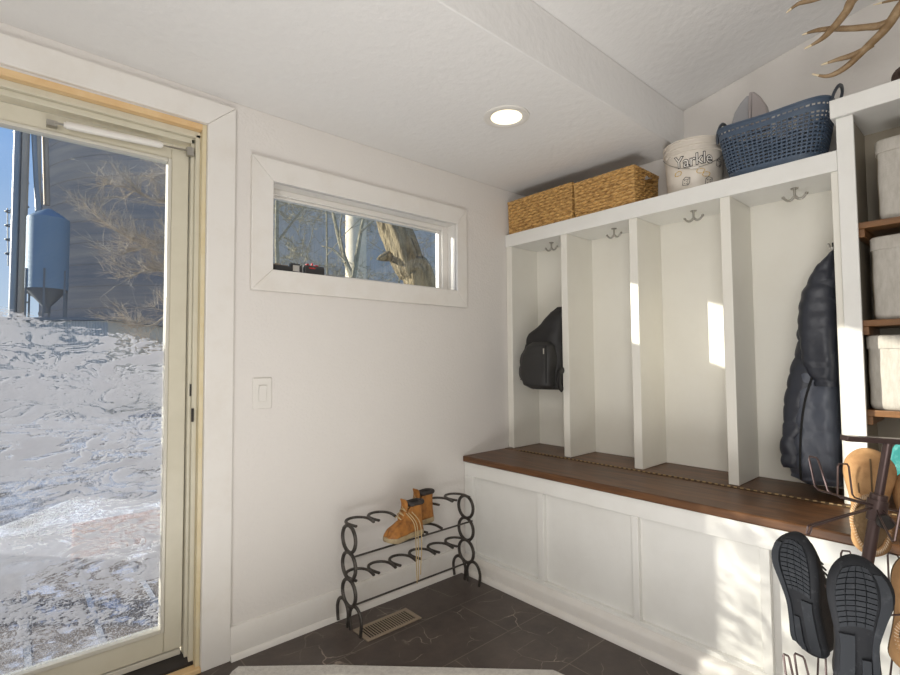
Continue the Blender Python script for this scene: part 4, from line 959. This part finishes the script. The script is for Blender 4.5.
def loops(dist, ends):
    """each arm: foot of the loop (u, v, depth), top of the loop (u, v), half width"""
    c_ = pt + pd * dist
    MB().cyl(c_ + pd * .016, c_ - pd * .016, .021, 20).build('hub', mBronze, rk)
    for (u, v, t_, u2, v2, hw) in ends:
        E_ = atd(u, v, t_); T_ = atd(u2, v2, t_ * 1.01); d = (E_ - c_); L_ = d.length; d.normalize(); w_ = d.cross(V((0, 0, 1))).normalized() * hw
        P = [c_ + w_ * .3 + d * .015, c_ + d * L_ * .5 + w_ * .7, E_ - d * .008 + w_, E_ + w_ + (T_ - E_) * .08, T_ + w_ * .75 - (T_ - E_) * .08, T_ + w_ * .55, T_ - w_ * .55, T_ - w_ * .75 - (T_ - E_) * .08, E_ - w_ + (T_ - E_) * .08, E_ - d * .008 - w_, c_ + d * L_ * .5 - w_ * .7, c_ - w_ * .3 + d * .015]
        MB().tube(P, .0023, 6).build('wire_loop', mBronze, rk)
    return c_
loops(.155, [(845, 497, 1.30, 843, 464, .019), (822, 491, 1.18, 813, 457, .017), (810, 526, 1.12, 808, 534, .004), (893, 510, 1.30, 888, 480, .018), (935, 520, 1.22, 937, 485, .018), (905, 545, 1.06, 909, 505, .018)])
loops(.42, [(817, 582, 1.16, 803, 547, .013), (846, 590, 1.27, 846, 551, .014), (897, 590, 1.28, 893, 554, .016), (925, 610, 1.16, 928, 570, .018)])
loops(.62, [(806, 690, 1.12, 799, 655, .014), (822, 688, 1.20, 822, 648, .014), (790, 678, 1.10, 786, 655, .008), (895, 690, 1.20, 897, 655, .016)])
c1_ = pt + pd * .168; kd = (-cf * .8 + cr * .25).normalized()
kn = atd(884, 521, 1.165); kd = (kn - c1_).normalized()
MB().cyl(c1_ + kd * .008, kn, .006, 12).cyl(kn, kn + (-cf * .8 - cr * .3).normalized() * .014, .0165, 20).build('clamp_knob', mDark, rk, bev=.002)

def basis(yv, nv, pos):            # local y -> yv (toe), local z -> nv (out of the foot), x completes
    y = V(yv).normalized(); z = (V(nv) - y * V(nv).dot(y)).normalized(); x = y.cross(z)
    m_ = Matrix((x, y, z)).transposed().to_4x4(); m_.translation = V(pos); return m_
def sneaker(label, L_=.285, k=1.10, mirror=1):
    e_ = thing('running_shoe', label, 'shoe', (0, 0, 0), 'black running shoes on the revolving rack')
    curve = lambda y: .020 * max(0, (y / L_ - .22) / .28) ** 2 + .012 * max(0, (-y / L_ - .30) / .2) ** 2
    fx = lambda p: V((p.x * mirror, p.y, p.z + curve(p.y)))
    q = MB(); rs = []
    for z, g in ((0, -.006), (.003, -.001), (.010, .003), (.020, .002), (.026, -.004)):
        rs.append([V((x, y, z)) for x, y in outline(L_, k, 30, g)])
    q.rings(rs); q.mod(fx); q.build('midsole', mRubber, e_, ang=50)
    q = MB(); rs = []; O = outline(L_ * .97, k * .95, 28)
    top = lambda t: interp([(0, .085), (.12, .088), (.30, .075), (.45, .092), (.60, .078), (.80, .058), (.94, .045), (1, .03)], t)
    for j_ in range(12):
        v_ = j_ / 11; ring = []
        for x, y in O:
            t = y / (L_ * .97) + .5; z = .022 + v_ * (top(t) - .022); sh_ = 1 - (.62 if t > .42 else .42) * v_ ** 2.4
            ring.append(V((x * sh_, y - max(0, t - .6) * .03 * v_ ** 2 + max(0, .2 - t) * .06 * v_ ** 2, z)))
        rs.append(ring)
    q.rings(rs, cap=False); n = len(O); top_r = rs[-1]; vs = []; fs = []; idx = [i for i in range(1, 28) if (O[i][1] / (L_ * .97) + .5) > .36]
    for i in idx:
        for s_ in range(7): vs.append(top_r[i].lerp(top_r[n - i], s_ / 6) + V((0, 0, .008 * sin(pi * s_ / 6) - .0005)))
    for r_ in range(len(idx) - 1):
        for s_ in range(6): fs.append((r_ * 7 + s_, r_ * 7 + s_ + 1, (r_ + 1) * 7 + s_ + 1, (r_ + 1) * 7 + s_))
    q.add(vs, fs); q.mod(fx); up_ = q.build('upper', mKnit, e_, ang=80, solid=.003)
    q = MB(); 
    for i in range(5):
        y = .0 + i * .016; z = interp([(-.02, .098), (.03, .088), (.08, .074)], y); q.tube(catmull([(-.020, y, z - .004), (0, y + .003, z + .004), (.020, y, z - .004)], 4), .0025, 6)
    q.mod(fx); q.build('laces', mPack, up_)
    # tread: curved rows of raised pads at the forefoot, one long rib each side, heel pads
    q = MB(); 
    rows = 11; cols = 4
    for r_ in range(rows):
        t0_ = .545 + r_ * .037; 
        for c_ in range(cols):
            u0, u1 = -.90 + c_ * .37, -.90 + c_ * .37 + .335
            P = []
            for (uu, tt) in ((u0, t0_), (u1, t0_), (u1, t0_ + .030), (u0, t0_ + .030)):
                tt2 = tt + .035 * (1 - uu * uu) - .01; wl, wr = sole_w(min(tt2, .985), k * .93)
                x = uu * (wl if uu < 0 else wr); P.append((x, (tt2 - .5) * L_, 0))
            q.prism([V((x, y, .0005)) for x, y, z in P], (0, 0, -.0042))
    def strip(f0, f1, ta, tb_, n_=22, h=.0045):
        A_ = []; B_ = []
        for i in range(n_ + 1):
            t = lerp(ta, tb_, i / n_); wl, wr = sole_w(t, k * .97); ua, ub = f0(t), f1(t)
            A_.append(V((ua * (wl if ua < 0 else wr), (t - .5) * L_, .0005))); B_.append(V((ub * (wl if ub < 0 else wr), (t - .5) * L_, .0005)))
        for i in range(n_): q.prism([A_[i], B_[i], B_[i + 1], A_[i + 1]], (0, 0, -h))
    strip(lambda t: .62, lambda t: .97, .10, .93); strip(lambda t: -.97, lambda t: -.25, .06, .50)
    strip(lambda t: .10, lambda t: .55, .05, .34)
    q.mod(fx); q.build('tread', mRubber2, e_, ang=30)
    return e_
s1 = sneaker('black running shoe hung sole outwards on the rack, left of the pair', mirror=1)
s2 = sneaker('black running shoe hung sole outwards on the rack, right and larger of the pair', mirror=-1)
view = lambda a, b_, c_: (cr * a + cu * b_ - cf * c_)       # right, up, towards the viewer
s1.matrix_world = basis(view(-.16, .96, -.02), -view(-1.25, .05, .45), atd(798, 598, 1.17))
s2.matrix_world = basis(view(-.04, .97, .05), -view(-.42, .25, .85), atd(860, 636, .97))

# moccasin slippers
def slipper(label, L_=.275):
    e_ = thing('moccasin_slipper', label, 'slipper', (0, 0, 0), 'tan moccasins on the revolving rack'); k = 1.22
    O = outline(L_, k, 30)
    q = MB(); rs = []
    for z, g in ((0, -.004), (.004, .001), (.010, .001), (.012, -.003)): rs.append([V((x, y, z)) for x, y in outline(L_, k, 30, g)])
    q.rings(rs); q.build('sole', mSuedeD, e_, ang=50)
    tops = [(0, .030), (.08, .046), (.3, .044), (.48, .048), (.62, .062), (.78, .058), (.92, .042), (1, .02)]
    oc, oa, ob_ = -.052, .037, .070
    def hz_(t, s_): return .010 + ctab(tops, t) * max(0, 1 - abs(s_) ** 2.6) ** .42
    NS = 72; NC = 28; vs = []; fs = []; q = MB()
    for i in range(NS + 1):
        t = .5 - .5 * cos(pi * i / NS); wl, wr = sole_w(min(max(t, .0006), .9994), k)
        for c_ in range(NC + 1):
            s_ = -cos(pi * c_ / NC); vs.append(V((s_ * (wl if s_ < 0 else wr) * 1.02, (t - .5) * L_ * 1.01, hz_(t, s_))))
    for i in range(NS):
        for c_ in range(NC):
            f_ = (i * (NC + 1) + c_, i * (NC + 1) + c_ + 1, (i + 1) * (NC + 1) + c_ + 1, (i + 1) * (NC + 1) + c_)
            m_ = sum((vs[a_] for a_ in f_), V((0, 0, 0))) / 4
            if (m_.x / oa) ** 2 + ((m_.y - oc) / ob_) ** 2 < .93: continue
            fs.append(f_)
    q.add(vs, fs); q.mod(lambda p: p + V((0, 0, noise.noise(p * 25) * .003 * (p.z > .02)))); up_ = q.build('upper', mSuede, e_, ang=80)
    def zat(x, y):
        t = y / (L_ * 1.01) + .5; wl, wr = sole_w(t, k); return hz_(t, x / ((wl if x < 0 else wr) * 1.02))
    C_ = []
    for i in range(64):
        a_ = 2 * pi * i / 64; x, y = oa * cos(a_), oc + ob_ * sin(a_); C_.append(V((x, y, zat(x, y) + .001)))
    MB().rings([[V((p.x * g_, (p.y - oc) * g_ + oc, p.z if z is None else z)) for p in C_] for g_, z in ((1.0, None), (.95, .034), (.86, .020), (.5, .016))], cap=True).build('lining', mSuedeD, e_, ang=80)
    cf_ = MB().tube(C_, .0062, 8, closed=True).build('cuff', mSuede, e_)
    q = MB()
    for i in range(0, 64, 1):
        p = C_[i]; c_ = V((0, oc, p.z)); o_ = (p - c_); o_.z = 0; o_.normalize(); tn = V((-o_.y, o_.x, 0))
        q.tube([p + o_ * .0062 + V((0, 0, .002)), p + o_ * .002 + V((0, 0, .0068)) + tn * .0012, p - o_ * .004 + V((0, 0, .0055)) + tn * .002], .0011, 5)
    q.build('whip_stitching', mStitch, cf_)
    q = MB(); q.tube([V((.004, y_, zat(.004, y_) + .0005)) for y_ in [.025 + .008 * i for i in range(12)]], .0022, 6)
    q.tube([V((-.022, y_, zat(-.022, y_) + .0003)) for y_ in (.025, .038, .050)], .0014, 5); q.build('crease_seam', mSuedeD, up_)
    return e_
p1 = slipper('tan suede moccasin hung toe up directly behind the rack pole'); p1.matrix_world = basis(view(.04, .98, -.10), view(-.62, .25, .8), atd(869, 500, 1.34))
p2 = copy_tree(p1); p2['label'] = 'tan suede moccasin at the right edge, toe up beside the pole'; p2.matrix_world = basis(view(.0, .98, -.10), view(-.62, .25, .8), atd(922, 524, 1.27))
p3 = copy_tree(p1); p3['label'] = 'tan suede moccasin low at the right edge beside the black shoe'; p3.matrix_world = basis(view(.12, .95, .0), view(-.3, .2, .8), atd(914, 610, 1.18))
tl_ = thing('teal_pouch', 'teal printed pouch standing between the moccasins on the bench', 'pouch', tuple(at(898, 540, 0, 2.2)))
q_ = MB(); pz = [(892, 478), (886, 462), (890, 450), (896, 444), (925, 436), (950, 450), (945, 500), (905, 510)]
q_.prism([at(u, v, 0, 2.02) for u, v in pz], (.05, 0, 0)); q_.build('pouch_body', mTeal, tl_, bev=.01)
